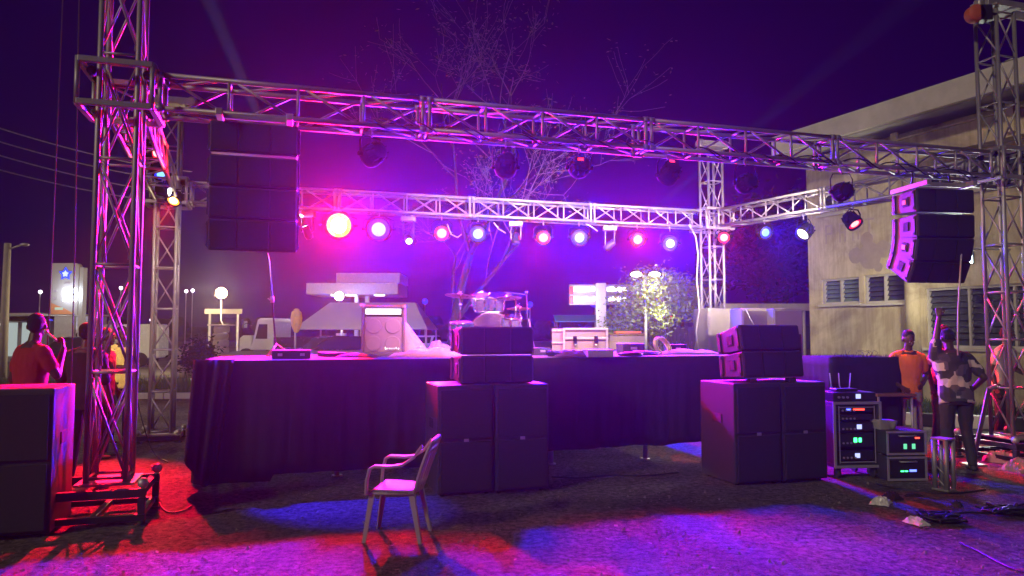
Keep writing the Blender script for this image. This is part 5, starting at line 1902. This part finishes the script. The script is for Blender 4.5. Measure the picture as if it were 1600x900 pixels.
for u in (522, 545, 590):
    x = at(u, 450, YS).x - cx
    mb = MB(); mb.box((x, .8, p0.z - .02), (.7, .5, .08)); mb.build('canopy_light', glow('canopy_light_white', (.75, .9, 1), 9), t)
lamp(t, 'POINT', (0, -1.6, p0.z - .8), 130, (.85, .85, 1.0), size=.4)
for x in (-1.2, 1.4):
    mb = MB(); mb.box((x, 1.9, .85), (.7, .5, 1.5)); mb.box((x, 1.64, 1.25), (.5, .03, .4)); mb.build('pump', CANW, t, .04)

# tarpaulin shelter
YT = 36.0
pts = [at(458, 514, YT), at(500, 470, YT), at(640, 470, YT), at(668, 514, YT)]
t = thing('tarpaulin_shelter', 'lilac hipped tarpaulin shelter left of the bass amplifier, beyond the stage', 'shelter', (pts[0].x, YT, 0))
ox = pts[0].x
W_, zt, ze = pts[3].x - ox, pts[1].z, pts[0].z
a, b = pts[1].x - ox, pts[2].x - ox
TARP = pbr('pale_tarpaulin', (.42, .41, .50), .7, 0, .12, 1.5, .2, 8)
mb = MB()
mb.add([(0, 0, ze), (W_, 0, ze), (W_, 5, ze), (0, 5, ze), (a, 2.0, zt), (b, 2.0, zt), (a, 3.0, zt), (b, 3.0, zt)], [(0, 1, 5, 4), (1, 2, 7, 5), (2, 3, 6, 7), (3, 0, 4, 6), (4, 5, 7, 6)])
o = mb.build('tarpaulin', TARP, t); o.modifiers.new('cloth', 'SOLIDIFY').thickness = .03
for x in (.08, W_ / 2, W_ - .08):
    for y in (.1, 4.9):
        mb = MB(); mb.tube((x, y, 0), (x, y, ze - .01), .05, 8); mb.build('pole', STEEL, t)

# vehicles
CARGLASS = pbr('dark_car_glass', (.02, .022, .025), .06, 0, .1)
HEADLIGHT = glow('headlight_glint', (1, .95, .9), 3.5)
def car(c, rz, label, paint, L=4.2, W=1.7, H=1.5, lit=True, name='parked_car', pickup=False):
    """nose towards local -X"""
    t = thing(name, label, 'car', c, rz)
    k = H / 1.5
    low = [(-L / 2, .32), (-L / 2 + .02, .62 * k), (-L / 2 + .25, .80 * k), (-L * .22, .93 * k), (L / 2 - .25, .95 * k), (L / 2, .80 * k), (L / 2, .35), (L / 2 - .2, .28), (-L / 2 + .2, .28)]
    mb = MB(); mb.prism(low, W, Matrix.Translation((0, -W / 2, 0))); mb.build('body', paint, t, .07, 3)
    roof = [(-L * .22, .92 * k), (-L * .08, 1.42 * k), (L * .02, 1.5 * k), (L * .28, 1.47 * k), (L * .42, .93 * k)]
    if pickup:
        roof = [(-L * .20, .92 * k), (-L * .10, 1.45 * k), (L * .0, 1.5 * k), (L * .12, 1.47 * k), (L * .15, .93 * k)]
    mb = MB(); mb.prism(roof, W - .2, Matrix.Translation((0, -W / 2 + .1, 0))); cab = mb.build('cabin', paint, t, .05, 3)
    ins = [(x * .93 + .02, .95 * k + (z - .92 * k) * .86) for x, z in roof]
    mb = MB(); mb.prism(ins, W - .17, Matrix.Translation((0, -W / 2 + .085, 0))); mb.build('side_window', CARGLASS, cab)
    p_, q_ = V((roof[0][0], 0, roof[0][1])), V((roof[1][0], 0, roof[1][1]))
    n_ = V((-(q_.z - p_.z), 0, q_.x - p_.x)).normalized()
    mb = MB()
    e0, e1 = p_.lerp(q_, .08) + n_ * .012, p_.lerp(q_, .92) + n_ * .012
    mb.add([(e0.x, -W / 2 + .2, e0.z), (e0.x, W / 2 - .2, e0.z), (e1.x, W / 2 - .26, e1.z), (e1.x, -W / 2 + .26, e1.z)], [(0, 1, 2, 3)])
    mb.build('windscreen', CARGLASS, cab)
    for x in (-L * .31, L * .31):
        for s in (-1, 1):
            mb = MB(); mb.tube((x, s * (W / 2 - .20), .31), (x, s * (W / 2 + .01), .31), .31, 22); wh = mb.build('wheel', RUBBER, t)
            mb = MB(); mb.tube((x, s * (W / 2 - .02), .31), (x, s * (W / 2 + .02), .31), .19, 18); mb.build('rim', STEEL, wh)
    for s in (-1, 1):
        mb = MB(); mb.ball((-L / 2 + .08, s * (W / 2 - .28), .66 * k), (.08, .20, .09), 12); mb.build('headlight', HEADLIGHT if lit else CHROME, t)
        mb = MB(); mb.box((L / 2 + .0, s * (W / 2 - .25), .72 * k), (.06, .28, .14)); mb.build('tail_light', pbr('tail_light', (.4, .02, .02), .2), t, .02)
    mb = MB(); mb.box((-L / 2 - .02, 0, .42), (.10, W - .1, .16)); mb.build('bumper', BLACKMETAL, t, .04)
    mb = MB(); mb.box((-L / 2 - .005, 0, .62 * k), (.05, W * .45, .14)); mb.build('front_grille', BLACKMETAL, t, .02)
    return t
DARKPAINT = pbr('dark_car_paint', (.03, .03, .04), .25, .3, .1)
WHITEPAINT = pbr('white_car_paint', (.6, .62, .60), .25, 0, .05)
cp = at(512, 545, 31.0)
car(V((cp.x, 31.0, 0)), rad(35), 'dark car with a bright headlight, under the edge of the lilac shelter', DARKPAINT, 4.3, 1.75, 1.5)
cp = at(664, 530, 50.0)
car(V((cp.x, 50.0, 0)), rad(78), 'small pale car seen from the front, right of the peach cloth', WHITEPAINT, 4.0, 1.65, 1.45)
cp = at(112, 530, 34.0)
car(V((cp.x, 34.0, 0)), rad(15), 'dark parked car with a glinting windscreen below the star sign', DARKPAINT, 4.2, 1.7, 1.45, False)
# white van behind the tower
cp = at(178, 510, 36.0)
t = thing('white_van', 'white van parked beyond the near left tower', 'van', (cp.x, 36.0, 0), rad(10))
mb = MB(); mb.prism([(-2.3, .4), (-2.3, 1.0), (-1.75, 1.2), (-1.2, 2.0), (2.2, 2.05), (2.3, 1.9), (2.3, .4)], 1.8, Matrix.Translation((0, -.9, 0))); mb.build('body', WHITEPAINT, t, .08, 3)
mb = MB()
mb.prism([(-1.6, 1.25), (-1.12, 1.85), (-.4, 1.85), (-.4, 1.25)], 1.83, Matrix.Translation((0, -.915, 0))); mb.build('side_window', CARGLASS, t)
for x in (-1.4, 1.5):
    for s in (-1, 1):
        mb = MB(); mb.tube((x, s * .70, .34), (x, s * .92, .34), .34, 20); mb.build('wheel', RUBBER, t)
for s in (-1, 1):
    mb = MB(); mb.ball((-2.28, s * .62, .82), (.06, .18, .12), 12); mb.build('headlight', HEADLIGHT, t)
# white truck with open cab, dark nose
cp = at(414, 530, 38.0)
t = thing('white_truck', 'small white truck facing left, behind the tall thin pole', 'truck', (cp.x, 38.0, 0), rad(-12))
mb = MB(); mb.prism([(-.35, .75), (-.2, 1.15), (.05, 2.28), (.2, 2.36), (.95, 2.36), (1.0, 2.2), (1.0, .75)], 1.7, Matrix.Translation((0, -.85, 0))); cb = mb.build('cab', WHITEPAINT, t, .06, 3)
mb = MB(); mb.prism([(-.02, 1.32), (.16, 2.05), (.62, 2.05), (.62, 1.32)], 1.73, Matrix.Translation((0, -.865, 0))); mb.build('side_window', CARGLASS, cb)
mb = MB(); mb.prism([(-1.0, .6), (-1.0, 1.35), (-.8, 1.5), (-.3, 1.5), (-.3, .6)], 1.5, Matrix.Translation((0, -.75, 0))); mb.build('bonnet', WHITEPAINT, t, .06)
mb = MB(); mb.box((2.2, 0, .95), (2.4, 1.8, .12)); mb.box((2.2, -.88, 1.2), (2.4, .05, .4)); mb.box((2.2, .88, 1.2), (2.4, .05, .4)); mb.build('load_bed', DARKPAINT, t, .02)
for x in (-.55, 2.6):
    for s in (-1, 1):
        mb = MB(); mb.tube((x, s * .62, .42), (x, s * .88, .42), .42, 22); wh = mb.build('wheel', RUBBER, t)
        mb = MB(); mb.tube((x, s * .84, .42), (x, s * .90, .42), .22, 16); mb.build('rim', STEEL, wh)
for s in (-1, 1):
    mb = MB(); mb.ball((-1.0, s * .5, 1.1), (.07, .16, .12), 12); mb.build('headlight', HEADLIGHT, t)
mb = MB(); mb.box((-.55, -1.0, 2.05), (.12, .3, .35)); mb.tube((-.2, -.85, 2.0), (-.5, -.95, 2.1), .02, 6); mb.build('wing_mirror', CHROME, t, .03)

# folded yellow parasol
p = at(461, 548, 26.0); q = at(461, 482, 26.0)
t = thing('folded_parasol', 'folded yellow parasol on a thin pole beside the lilac shelter', 'parasol', (p.x, 26.0, 0))
mb = MB(); mb.tube((0, 0, 0), (0, 0, q.z), .025, 8); mb.build('pole', STEEL, t)
mb = MB()
rings = []
for zf, r in ((.0, .03), (.06, .08), (.3, .15), (.6, .18), (.85, .15), (.93, .08), (.96, .09), (1.0, .04)):
    rings.append([((r * (1 + .12 * math.sin(6 * a))) * math.cos(a) + .03, (r * (1 + .12 * math.sin(6 * a))) * math.sin(a), q.z - .86 + .86 * zf) for a in [2 * math.pi * k / 24 for k in range(24)]])
mb.loft(rings); mb.build('canopy', pbr('yellow_parasol_cloth', (.75, .52, .10), .8), t)
mb = MB(); mb.lathe([(.26, 0), (.26, .08), (.05, .12)], 18); mb.build('base', CONCRETE, t)

# tyre stacks (each tyre one thing)
TYRE = pbr('painted_tyre', (.36, .31, .27), .85, 0, .3, 5, .2, 20)
def tyre(c, R_, h, label, grp):
    mb = MB(); mb.lathe([(R_ * .55, 0), (R_ * .9, .0), (R_, h * .25), (R_ * 1.02, h * .5), (R_, h * .75), (R_ * .9, h), (R_ * .55, h), (R_ * .5, h * .5)], 24)
    o = mb.build('tyre', TYRE); o.location = c
    return tag(o, label, 'tyre', grp)
for u, Y, n, R_, nm in ((346, 29.2, 7, .30, 'tall stack under the yellow globe lamp'), (322, 27.5, 4, .29, 'short stack left of the globe lamp'), (290, 26.5, 4, .29, 'low stack behind the rear left tower')):
    x = at(u, 500, Y).x
    for k in range(n):
        pos = 'lowest' if k == 0 else 'topmost' if k == n - 1 else ('second', 'third', 'fourth', 'fifth', 'sixth')[k - 1] + ' up'
        tyre(V((x + .02 * math.sin(k * 2.3), Y, .27 * k)), R_, .265, 'painted tyre, %s in the %s' % (pos, nm), 'painted tyres stacked along the road')
    if n == 7:
        mb = MB(); mb.box((0, 0, .03), (.85, .7, .06)); o = mb.build('slab', CONCRETE, bevel=.01); o.location = (x, Y, .27 * n)
        tag(o, 'pale flat slab lying on the tall tyre stack under the lamp', 'slab')
p = at(362, 492, 31.5)
t = thing('roadside_bench', 'pale board on two posts behind the tall tyre stack', 'board', (p.x - .35, 31.5, 0))
mb = MB(); mb.box((0, 0, p.z + .15), (1.6, .06, .22)); mb.build('board', CONCRETE, t, .01)
for x in (-.6, .6):
    mb = MB(); mb.box((x, .06, (p.z + .05) / 2), (.08, .06, p.z + .05)); mb.build('post', STEEL, t)

# low roadside wall
mb = MB()
for i in range(14):
    mb.box((i * 1.02, 0, .26), (1.0, .2, .52))
o = mb.build('low_wall', CONCRETE, bevel=.012)
o.location = (at(366, 540, 33).x, 33.0, 0); o.rotation_euler = (0, 0, rad(4))
tag(o, 'low pale block wall along the road behind the stage left', 'wall')

# filling station price sign with the blue star
Y = 34.0
p0, p1 = at(78, 492, Y), at(124, 411, Y)
w, h = p1.x - p0.x, p1.z - p0.z
t = thing('price_sign', 'tall grey roadside price sign with a lit blue star and white panels', 'sign', (p0.x, Y, 0))
SIGNP = pbr('grey_sign_panel', (.34, .32, .33), .5, 0, .08, 3)
r_ = .16
poly = [(0, p0.z), (w, p0.z), (w, p1.z - r_)] + [(w - r_ + r_ * math.cos(a), p1.z - r_ + r_ * math.sin(a)) for a in (.4, .8, 1.2)] + [(w - r_, p1.z), (0, p1.z)]
mb = MB(); mb.prism(poly, .28); mb.build('panel', SIGNP, t, .01)
cx_, cz_ = w * .52, p0.z + h * .79
def star(R_, r2, y, th, nm, m_):
    pts = [((R_ if k % 2 == 0 else r2) * math.sin(math.pi * k / 5), (R_ if k % 2 == 0 else r2) * math.cos(math.pi * k / 5)) for k in range(10)]
    mb = MB(); mb.prism([(cx_ + a, cz_ + b) for a, b in pts], th, Matrix.Translation((0, y, 0))); mb.build(nm, m_, t)
star(.32, .17, -.03, .03, 'star', glow('blue_star', (.01, .06, 1), 1.6))
star(.16, .10, -.045, .014, 'star_centre', glow('pale_star_centre', (.6, .7, 1), 1.3))
for k, zf in enumerate((.46, .32)):
    mb = MB(); mb.box((w * .70, -.02, p0.z + h * zf), (w * .50, .04, h * .115)); mb.build('lit_price_panel', glow('price_white', (.85, .92, 1), 6), t, .05)
    mb = MB(); mb.box((w * .14, -.008, p0.z + h * zf), (w * .14, .02, h * .05)); mb.build('fuel_label', glow('dim_sign_label', (.7, .6, .75), .5), t, .02)
mb = MB(); mb.box((w * .32, -.008, p0.z + h * .12), (w * .30, .02, h * .05)); mb.build('fuel_label', glow('dim_green_label', (.55, .75, .6), .8), t, .02)
mb = MB(); mb.box((w * .60, -.008, p0.z + h * .62), (w * .26, .02, h * .03)); mb.build('fuel_label', MATS['dim_sign_label'], t, .01)
mb = MB(); mb.prism([(.04, p0.z + .03), (w * .9, p0.z + .03), (w * .55, p0.z + .28), (.04, p0.z + .55)], .02, Matrix.Translation((0, -.012, 0))); mb.build('orange_corner', pbr('orange_sign_paint', (.55, .22, .10), .5), t)
mb = MB(); mb.box((w + .12, .15, (p1.z - .2) / 2), (.2, .3, p1.z - .2)); mb.box((w / 2, .16, p0.z / 2 - .01), (w * .7, .2, p0.z - .02)); mb.build('post', STEEL, t, .01)
lamp(t, 'POINT', (w * .7, -.5, p0.z + h * .4), 60, (.8, .9, 1), size=.2)

# roadside shops at far left
Y = 42.0
p0, p1 = at(-40, 492, Y), at(78, 492, Y)
t = thing('roadside_shop', 'low roadside shop with a pale roof edge and lit white doors, far left', 'shop', (p0.x, Y, 0))
w = p1.x - p0.x
mb = MB(); mb.box((w / 2, 2, 1.15), (w, 4, 2.3)); mb.build('wall', pbr('dull_shop_wall', (.2, .19, .2), .8), t)
mb = MB(); mb.box((w / 2, 1.6, p0.z), (w + .5, 5.4, .16)); mb.build('roof', CONCRETE, t, .02)
for x0, x1 in ((1.5, 2.5), (2.75, 3.3)):
    mb = MB(); mb.box(((x0 + x1) / 2, -.02, 1.25), (x1 - x0, .05, 1.9)); mb.build('lit_door', glow('shop_door_light', (.62, .75, .72), .55), t, .02)
mb = MB(); mb.box((1.45, -.3, 2.1), (.4, .3, .14)); mb.build('shop_light', glow('shop_tube', (.9, .95, 1), 8), t)
Y = 40.0
p0, p1 = at(84, 518, Y), at(142, 494, Y)
t = thing('market_kiosk', 'small pale kiosk with a flat awning below the price sign', 'kiosk', (p0.x, Y, 0))
w = p1.x - p0.x
mb = MB(); mb.box((w / 2, .8, p1.z / 2), (w, 1.6, p1.z)); mb.build('wall', pbr('lilac_grey_wall', (.34, .31, .35), .8), t, .02)
mb = MB(); mb.box((w / 2, .5, p1.z + .06), (w + .3, 2.6, .10)); mb.build('roof', CONCRETE, t, .02)
mb = MB(); mb.box((w / 2, -.02, 1.35), (w * .7, .05, .55)); mb.build('counter_window', CARGLASS, t)
mb = MB(); mb.box((w * .55, -.05, .98), (.9, .05, .10)); mb.build('blue_strip', glow('blue_white_strip', (.55, .65, 1), 2.5), t)
lamp(t, 'POINT', (w * .5, -1.2, 2.0), 70, (.9, .95, 1), size=.15)
# small far lights
random.seed(12)
for u, v, Y, col, nm in ((155, 496, 60, 'white', 'tiny bright lamp above the white van'), (189, 450, 70, 'white', 'tiny lamp high between the tower legs'), (63, 456, 66, 'white', 'tiny lamp left of the price sign'), (237, 500, 60, 'white', 'tiny lamp left of the rear left tower'),
                        (291, 455, 70, 'white', 'tiny lamp right of the rear left tower'), (301, 454, 70, 'white', 'tiny lamp left of the yellow globe lamp'), (79, 502, 50, 'blue', 'small blue lamp under the price sign'), (156, 512, 45, 'red', 'small red lamp by the white van'),
                        (664, 471, 60, 'blue', 'dim blue lamp far behind the stage, right of the filling station'), (828, 476, 60, 'blue', 'dim blue lamp far behind the microphone stand'), (930, 470, 48, 'blue', 'dim blue lamp right of the sign post'), (1040, 491, 36, 'red', 'glowing red round sign at the right of the small leafy tree')):
    p = at(u, v, Y)
    big = 1 if (u, v) in ((1040, 491), (930, 470)) else 0
    r = (.34 if u == 1040 else .16 if not big else .45) * (1 if not (u in (664, 828)) else 1.6)
    g = {'white': glow('far_white_lamp', (.95, .95, 1), 5), 'blue': glow('far_blue_lamp', (.02, .05, 1), .8), 'red': glow('far_red_lamp', (1, .03, .06), 1.0)}[col]
    t = thing('distant_lamp', nm, 'lamp', (p.x, Y, 0), 0, 'small lamps in the distance')
    mb = MB(); mb.tube((0, 0, 0), (0, 0, p.z - r * .5), .05, 8); mb.build('pole', STEEL, t)
    mb = MB()
    if u == 1040 or u == 930:
        M = Matrix.Translation((0, -.06, p.z)) @ Matrix.Rotation(rad(90), 4, 'X'); mb.lathe([(.01, 0), (r, 0), (r, .08), (.01, .08)], 24, M)
    else:
        mb.ball((0, 0, p.z), r, 12)
    mb.build('globe', g, t)

# lit sign boards on a post
Y = 25.0
t0_, t1_ = at(891, 446, Y), at(986, 456, Y)
t = thing('sign_boards', 'post with two rows of lit white sign boards behind the flight case', 'sign', (at(938, 500, Y).x, Y, 0))
ox = at(938, 500, Y).x
zt = at(938, 443, Y).z
mb = MB(); mb.box((0, -.22, zt / 2), (.33, .26, zt)); mb.build('post', pbr('pale_lilac_post', (.5, .48, .58), .6), t, .02)
for v0, v1, nm in ((448, 456, 0), (463, 471, 1)):
    a, b = at(894, v1, Y), at(984 - 3 * nm, v0, Y)
    mb = MB(); mb.box(((a.x + b.x) / 2 - ox, .08, (a.z + b.z) / 2 - .02), (b.x - a.x + .2, .14, b.z - a.z + .20)); bd_ = mb.build('board', pbr('sign_board_back', (.3, .28, .34), .6), t, .02)
    mb = MB()
    rnd = random.Random(nm)
    x = a.x - ox
    while x < b.x - ox - .1:
        ww = rnd.uniform(.06, .16)
        if not (-.2 < x < .2):
            mb.box((x + ww / 2, -.005, (a.z + b.z) / 2 + rnd.uniform(-.01, .01)), (ww, .03, (b.z - a.z) * rnd.uniform(.7, 1.0)))
        x += ww + rnd.choice((.012, .012, .03))
    mb.build('lit_lettering', glow('sign_white', (1, .97, .98), 3.0), bd_, .01)
    mb = MB(); mb.box((a.x - ox - .03, -.0, (a.z + b.z) / 2 - .04), (.14, .10, .26)); mb.build('red_end', glow('sign_red_end', (1, .02, .10), .9), bd_, .02)
lamp(t, 'POINT', (-.9, -.9, zt - .7), 80, (1, .95, 1), size=.2)

# market table with orange cloth
p = at(979, 521, 20.0)
t = thing('market_table', 'brown-sided table with orange goods on top, beyond the flight case', 'table', (p.x, 20.0, 0))
mb = MB(); mb.box((0, .3, p.z - .03), (.95, .7, .05)); mb.build('tabletop', WOOD, t, .01)
mb = MB(); mb.box((0, -.04, p.z - .30), (.93, .03, .46)); mb.build('front_panel', pbr('brown_panel', (.25, .18, .15), .8), t)
mb = MB(); mb.box((.05, .2, p.z + .03), (.7, .4, .06)); mb.build('orange_goods', pbr('orange_goods', (.75, .16, .06), .7, 0, .3, 12), t, .02)
for x in (-.42, .42):
    for y in (0, .6):
        mb = MB(); mb.box((x, y, (p.z - .06) / 2), (.06, .06, p.z - .06)); mb.build('leg', WOOD, t)
# white plastic chairs stacked beyond
for k in range(2):
    c = at(968 - 26 * k, 520, 24.0)
    t = thing('garden_chair', ('pale garden chair beyond the market table', 'bluish garden chair behind the sign post')[k], 'chair', (c.x, 24.0, 0), rad(20 - 50 * k), 'garden chairs by the roadside')
    m_ = WHITEPLASTIC if k == 0 else pbr('blue_plastic', (.2, .22, .5), .4)
    mb = MB(); mb.box((0, 0, .44), (.46, .44, .03)); mb.build('seat', m_, t, .01)
    mb = MB(); mb.box((0, .23, .9), (.44, .03, .92)); mb.build('backrest', m_, t, .03)
    for x in (-.2, .2):
        for y in (-.19, .21):
            mb = MB(); mb.tube((x, y, 0), (x, y, .43), .02, 8); mb.build('leg', m_, t)
# teal shade net / stall
p0, p1 = at(868, 510, 30.0), at(925, 497, 30.0)
t = thing('market_stall', 'low stall with a teal sheet roof left of the sign post', 'stall', (p0.x, 30, 0))
w = p1.x - p0.x + .8
mb = MB(); mb.add([(0, 0, 2.05), (w, 0, 2.05), (w, 1.6, 2.35), (0, 1.6, 2.35)], [(0, 1, 2, 3)]); o = mb.build('roof', pbr('teal_sheet', (.08, .30, .34), .6), t); o.modifiers.new('sheet', 'SOLIDIFY').thickness = .03
for x in (.06, w - .06):
    for y in (.06, 1.5):
        mb = MB(); mb.tube((x, y, 0), (x, y, 2.05 + .18 * y), .035, 8); mb.build('post', WOOD, t)
mb = MB(); mb.box((w / 2, .2, .8), (w - .2, .5, .06)); mb.build('counter', WOOD, t)
# slatted fence between lit tree and rear right tower
p0, p1 = at(998, 540, 28.0), at(1135, 540, 28.0)
t = thing('timber_fence', 'dark board fence behind the small leafy tree', 'fence', (p0.x, 28.0, 0))
w = p1.x - p0.x
mb = MB()
n = int(w / .14)
for i in range(n):
    mb.box((w * (i + .5) / n, 0, .95 + .05 * math.sin(i * 2.7)), (w / n - .02, .03, 1.9 + .1 * math.sin(i * 2.7)))
mb.build('boards', pbr('grey_fence_board', (.13, .11, .12), .9, 0, .4, 2), t)
for i in range(4):
    mb = MB(); mb.box((w * i / 3, .06, 1.1), (.1, .08, 2.2)); mb.build('post', FRAMEP, t)

# utility pole and overhead wires at far left
p = at(12, 380, 26.0)
t = thing('utility_pole', 'grey utility pole with a small unlit lamp arm, far left', 'utility pole', (p.x, 26.0, 0))
mb = MB(); mb.tube((0, 0, 0), (0, 0, p.z), .15, 12, .11); mb.build('pole', CONCRETE, t)
mb = MB(); mb.path([(0, 0, p.z - .25), (.3, 0, p.z - .12), (.52, 0, p.z - .05)], .03, 8); mb.build('arm', STEEL, t)
mb = MB(); mb.ball((.6, 0, p.z - .05), (.18, .09, .06), 12); mb.build('lamp_head', STEEL, t)
WIRE = pbr('grey_wire', (.34, .31, .33), .6)
for k, (v0, v1, pos) in enumerate(((197, 268, 'top'), (219, 284, 'second'), (241, 303, 'third'), (265, 318, 'lowest'))):
    a, b = at(-60, v0 - 16, 15.0), at(300, v1, 24.0)
    n = 24
    pts = [a.lerp(b, i / n) + V((0, 0, -.35 * 4 * (i / n) * (1 - i / n) * .5)) for i in range(n + 1)]
    mb = MB(); mb.path(pts, .016, 5)
    tag(mb.build('overhead_wire', WIRE), '%s of the four overhead wires crossing behind the near left tower' % pos, 'wire', 'overhead wires')
for u0, u1, lab in ((99, 72, 'left of the two thin ropes hanging beside the near left tower'), (124, 116, 'right of the two thin ropes hanging beside the near left tower')):
    a, b = at(u0, -20, 6.9), at(u1, 520, 7.4)
    b.z = 0.0
    mb = MB(); mb.path([a, a.lerp(b, .5) + V((.01, 0, 0)), b], .006, 5)
    tag(mb.build('rope', pbr('dark_rope', (.07, .06, .065), .9)), lab, 'rope', 'ropes beside the near left tower')
# slack cables about the towers
for pts, lab in (([on_ground(205, 700) + V((0, 0, .9)), on_ground(222, 705) + V((0, 0, .35)), on_ground(240, 712, .02) , on_ground(262, 722, .02)], 'cable drooping from the near left tower to the ground'),
                 ([on_ground(236, 772) + V((0, 0, .28)), on_ground(244, 792) + V((0, 0, .1)), on_ground(256, 802, .015), on_ground(285, 800, .015), on_ground(300, 790, .015)], 'short cable curling on the ground by the raised steel base'),
                 ([on_ground(u, v, .012) for u, v in ((1500, 848), (1530, 862), (1555, 876), (1580, 888), (1620, 900))], 'thin cable running off the right edge on the lit foreground'),
                 ([on_ground(u, v, .012) for u, v in ((1440, 812), (1475, 806), (1510, 800), (1550, 803), (1610, 796))], 'black cable lying across the yard at the right'),
                 ([on_ground(u, v, .012) for u, v in ((1370, 756), (1400, 764), (1440, 768), (1490, 772), (1540, 765))], 'cable along the ground in front of the amplifier cases'),
                 ([on_ground(u, v, .015) for u, v in ((862, 745), (900, 748), (950, 742), (1010, 744), (1060, 738))], 'cable on the strip of lit ground before the stage')):
    mb = MB()
    # smooth the polyline
    for _ in range(3):
        pts = [pts[0]] + [x for a, b in zip(pts, pts[1:]) for x in (a.lerp(b, .25), a.lerp(b, .75))] + [pts[-1]]
    mb.path(pts, .009, 6)
    tag(mb.build('cable', CABLE), lab, 'cable')

# litter on the yard
def crumple(u, v, w, d, h, mat, name, label, cat, seed):
    """creased sheet or bag: a jagged-edged grid with sharp ridged folds"""
    mb = MB()
    n, m_ = 22, 18
    top = []
    for j in range(m_ + 1):
        for i in range(n + 1):
            a, b = i / n * 2 - 1, j / m_ * 2 - 1
            rr = 1 + .35 * noise.noise(V((a * 1.3, b * 1.3, seed * 1.7)))
            x, y = a * w / 2 * rr, b * d / 2 * rr
            x += .06 * w * noise.noise(V((a * 4, b * 4, seed + 2))); y += .06 * d * noise.noise(V((a * 4, b * 4, seed + 5)))
            e_ = max(0, 1 - a * a) * max(0, 1 - b * b)
            r1 = 1 - abs(noise.noise(V((a * 2.2, b * 2.2, seed + 11)))) * 2
            r2 = 1 - abs(noise.noise(V((a * 5.5, b * 5.5, seed + 17)))) * 2
            z = h * (e_ ** .45) * max(.05, .25 + .55 * r1 * .9 + .38 * r2)
            top.append((x, y, max(.002, z)))
    fs = [(j * (n + 1) + i, j * (n + 1) + i + 1, (j + 1) * (n + 1) + i + 1, (j + 1) * (n + 1) + i) for j in range(m_) for i in range(n)]
    mb.add(top, fs, False)
    o = mb.build(name, mat); o.location = on_ground(u, v, .004)
    o.modifiers.new('sheet', 'SOLIDIFY').thickness = .003
    o.rotation_euler = (0, 0, seed)
    return tag(o, label, cat)
def tangle(u, v, w, d, h, label, seed):
    rnd = random.Random(seed)
    mb = MB()
    for k in range(5):
        pts = []
        ph, q1, q2 = rnd.uniform(0, 6), rnd.uniform(1.6, 3.1), rnd.uniform(1.2, 2.7)
        for i in range(90):
            f = i / 89 * 6.283
            pts.append(V((w / 2 * (.75 * math.sin(q1 * f + ph) + .35 * math.sin(3.7 * f + k)), d / 2 * (.75 * math.cos(q2 * f + ph) + .35 * math.sin(4.3 * f + k * 2)), .012 + h * .5 * (1 + noise.noise(V((f * 2, k, seed)))) * (.4 + .15 * k))))
        mb.path(pts, .010, 5)
    o = mb.build('cable_heap', CABLE); o.location = on_ground(u, v)
    return tag(o, label, 'cable')
PLASTICBAG = pbr('thin_white_plastic', (.6, .6, .6), .3)
crumple(1376, 787, .20, .16, .07, PLASTICBAG, 'plastic_bag', 'crumpled white plastic bag on the yard below the rack', 'bag', 1)
crumple(1394, 780, .15, .13, .08, DRAPE, 'black_bag', 'small black crumpled bag beside the white plastic bag', 'bag', 2)
crumple(1428, 776, .18, .06, .03, DRAPE, 'rag', 'flat black rag on the ground left of the upright truss piece', 'rag', 3)
crumple(1495, 792, .12, .09, .06, RUBBER, 'black_pouch', 'shiny black pouch lying alone on the yard at the right', 'pouch', 4)
crumple(1432, 818, .17, .12, .06, PLASTICBAG, 'paper_scrap', 'pale crumpled paper beside the black heap of cable', 'paper', 5)
tangle(1468, 815, .30, .24, .10, 'black heap of cable in the right foreground, beside crumpled paper', 6)
tangle(1578, 804, .42, .26, .10, 'black heap of cable at the right edge of the yard', 7)
for k, (u, v) in enumerate(((1565, 722), (1592, 735))):
    crumple(u, v, .4, .25, .14, pbr('pink_rag', (.5, .3, .3), .9), 'cloth_bundle', ('pale bundle of cloth on the base of the right tower', 'second pale bundle at the right edge below the tower')[k], 'cloth', 12 + k)
# ---------------------------------------------------------------- haze that carries the beams
mb = MB()
mb.box((0, 100, 7.0), (368, 248, 16.4))
hz = mb.build('haze', None)
hz.data.materials.clear()
hm = bpy.data.materials.new('stage_haze')
hm.use_nodes = True
nt = hm.node_tree
nt.nodes.clear()
out = nt.nodes.new('ShaderNodeOutputMaterial')
pv = nt.nodes.new('ShaderNodeVolumePrincipled')
pv.inputs['Color'].default_value = (0.92, 0.92, 0.92, 1)
pv.inputs['Density'].default_value = 0.0007
pv.inputs['Anisotropy'].default_value = 0.82
nt.links.new(pv.outputs[0], out.inputs['Volume'])
hz.data.materials.append(hm)
hz.location = (0, 0, 0)
tag(hz, kind='stuff')
